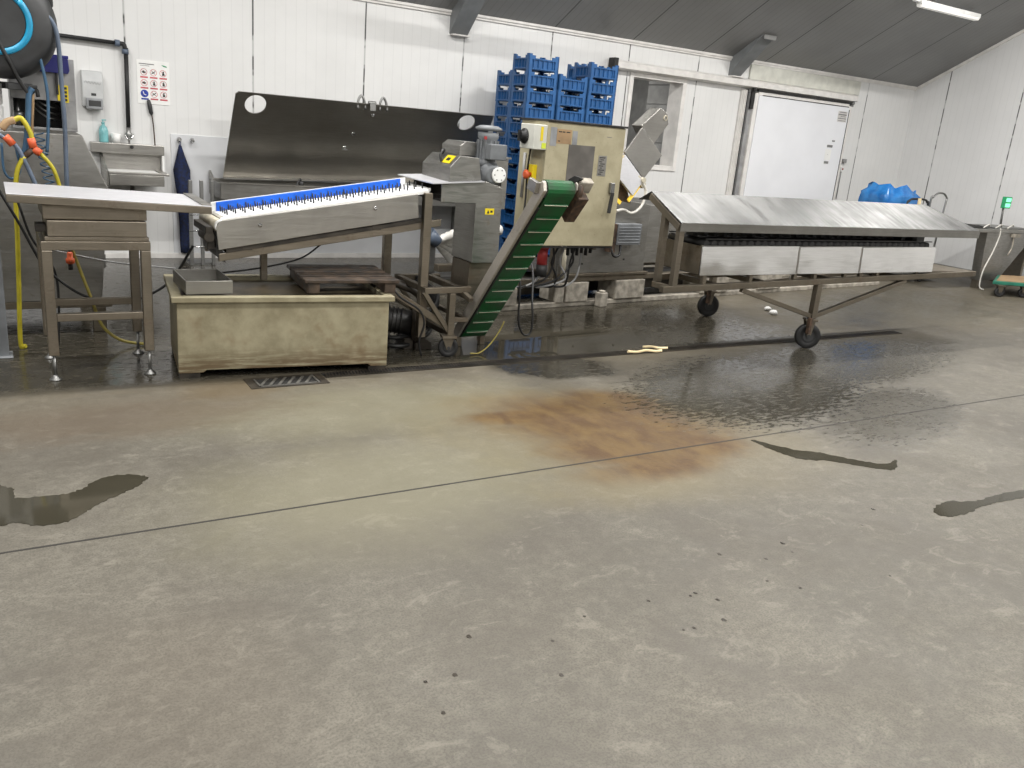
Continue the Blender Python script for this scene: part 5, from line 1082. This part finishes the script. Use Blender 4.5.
# ------------------------------------------------------------------ floor drain, puddles, scraps
T = thing('floor_drain', 'dark square drain grate with slanted bars in front of the cream tank', 'drain', (1.37, 4.67, 0))
x0, x1, y0, y1 = 1.20, 1.53, 4.555, 4.70
b = MB(); b.box(x0 - .05, y0 - .02, 0, x0, y1 + .03, .004); b.box(x1 + .03, y0 - .02, 0, x1 + .07, y1 + .03, .004); b.box(x0, y1, 0, x1 + .03, y1 + .03, .004); b.box(x0, y0 - .02, 0, x1 + .03, y0, .004); b.build('frame', M['grime'], T)
b = MB(); b.box(x0, y0, .0, x1 + .03, y1, .0015); b.build('pit', M['black'], T)
for k in range(6):
    b = MB(); xa = x0 + .005 + k * .052; b.bar((xa, y0 + .006, .004), (xa + .075, y1 - .006, .004), .016, .006); b.build('bar', M['zinc'], T)
b = MB(); b.bar((x1 + .012, y0, .005), (x1 + .012, y1, .005), .012, .007); b.bar((x0 + .003, y0, .005), (x0 + .003, y1, .005), .01, .006); b.bar((x0, y0 + .004, .005), (x1, y0 + .004, .005), .008, .006); b.build('grate_rim', M['zinc'], T)
T = thing('drain_channel', 'long narrow rusty drain channel across the floor in front of the machines', 'drain', (4.3, 4.68, 0))
b = MB(); b.box(1.61, 4.645, 0, 7.12, 4.73, .002); b.build('slot', M['black'], T)
b = MB()
for yy in (4.64, 4.727): b.box(1.61, yy, .0, 7.12, yy + .008, .006)
b.build('edge', M['grime'], T)
b = MB(); random.seed(2)
for k in range(275):
    xx = 1.62 + k * .02; b.bar((xx, 4.649, .0045), (xx + .012 + random.uniform(0, .004), 4.727, .0045), .007, .005)
b.build('grating', M['grime'], T)
def puddle(pts, label):
    b = MB(); L = smooth_loop([(p[0], p[1], 0) for p in pts], 9); L2 = []
    random.seed(len(pts))
    for (x, y) in L: L2.append((x + random.uniform(-.006, .006), y + random.uniform(-.006, .006)))
    b.sheet([L2], lambda u, v: (u, v, .0006), Vector((0, 0, .0012)))
    tag(b.build('puddle', M['puddle']), label, 'puddle')
puddle([(-.098, 3.578), (-.025, 3.541), (-.014, 3.449), (.082, 3.433), (.185, 3.435), (.284, 3.534), (.379, 3.544), (.456, 3.494), (.419, 3.422), (.317, 3.337), (.222, 3.258), (.149, 3.178), (.052, 3.173), (-.024, 3.227), (-.1, 3.24)], 'boomerang shaped puddle on the concrete at the left edge')
puddle([(3.432, 2.969), (3.536, 2.795), (3.655, 2.695), (3.761, 2.556), (3.877, 2.459), (3.99, 2.475), (3.843, 2.387), (3.713, 2.488), (3.61, 2.594), (3.471, 2.67), (3.424, 2.818)], 'long thin puddle starting at the floor joint right of the rust stain')
puddle([(3.566, 1.98), (3.725, 2.023), (3.889, 1.974), (4.108, 1.978), (4.408, 1.945), (4.323, 1.9), (4.043, 1.917), (3.879, 1.919), (3.714, 1.902), (3.574, 1.911)], 'ragged puddle at the right edge of the concrete floor')
def scrap(pts, r, mat, label, cat, name, group=None):
    b = MB(); b.tube(pts, r, 6); tag(b.build(name, M[mat]), label, cat, group)
scrap([(3.90, 4.655, .02), (3.98, 4.64, .016), (4.06, 4.645, .022), (4.14, 4.625, .016), (4.20, 4.63, .016)], .011, 'scrap', 'longer pale wood splinter lying on the drain channel', 'splinter', 'wood_splinter')
scrap([(4.13, 4.76, .014), (4.19, 4.74, .018), (4.24, 4.70, .014), (4.31, 4.69, .014)], .011, 'scrap', 'shorter pale wood splinter just behind the longer one on the drain channel', 'splinter', 'wood_splinter')
for x, y, r, lb in ((6.50, 5.72, .035, 'crumpled clear wrapper on the wet floor, the one nearer the concrete base'), (6.40, 5.55, .04, 'crumpled clear wrapper on the wet floor, the one nearer the castor')):
    b = MB(); prof = [(r * .5, 0), (r, r * .3), (r * .9, r * .8), (r * .4, r * 1.1)]; b.lathe((x, y, .001), prof, seg=9)
    for v in b.bm.verts: v.co.x += random.uniform(-.3, .3) * r; v.co.y += random.uniform(-.3, .3) * r
    tag(b.build('wrapper', M['paper']), lb, 'litter')
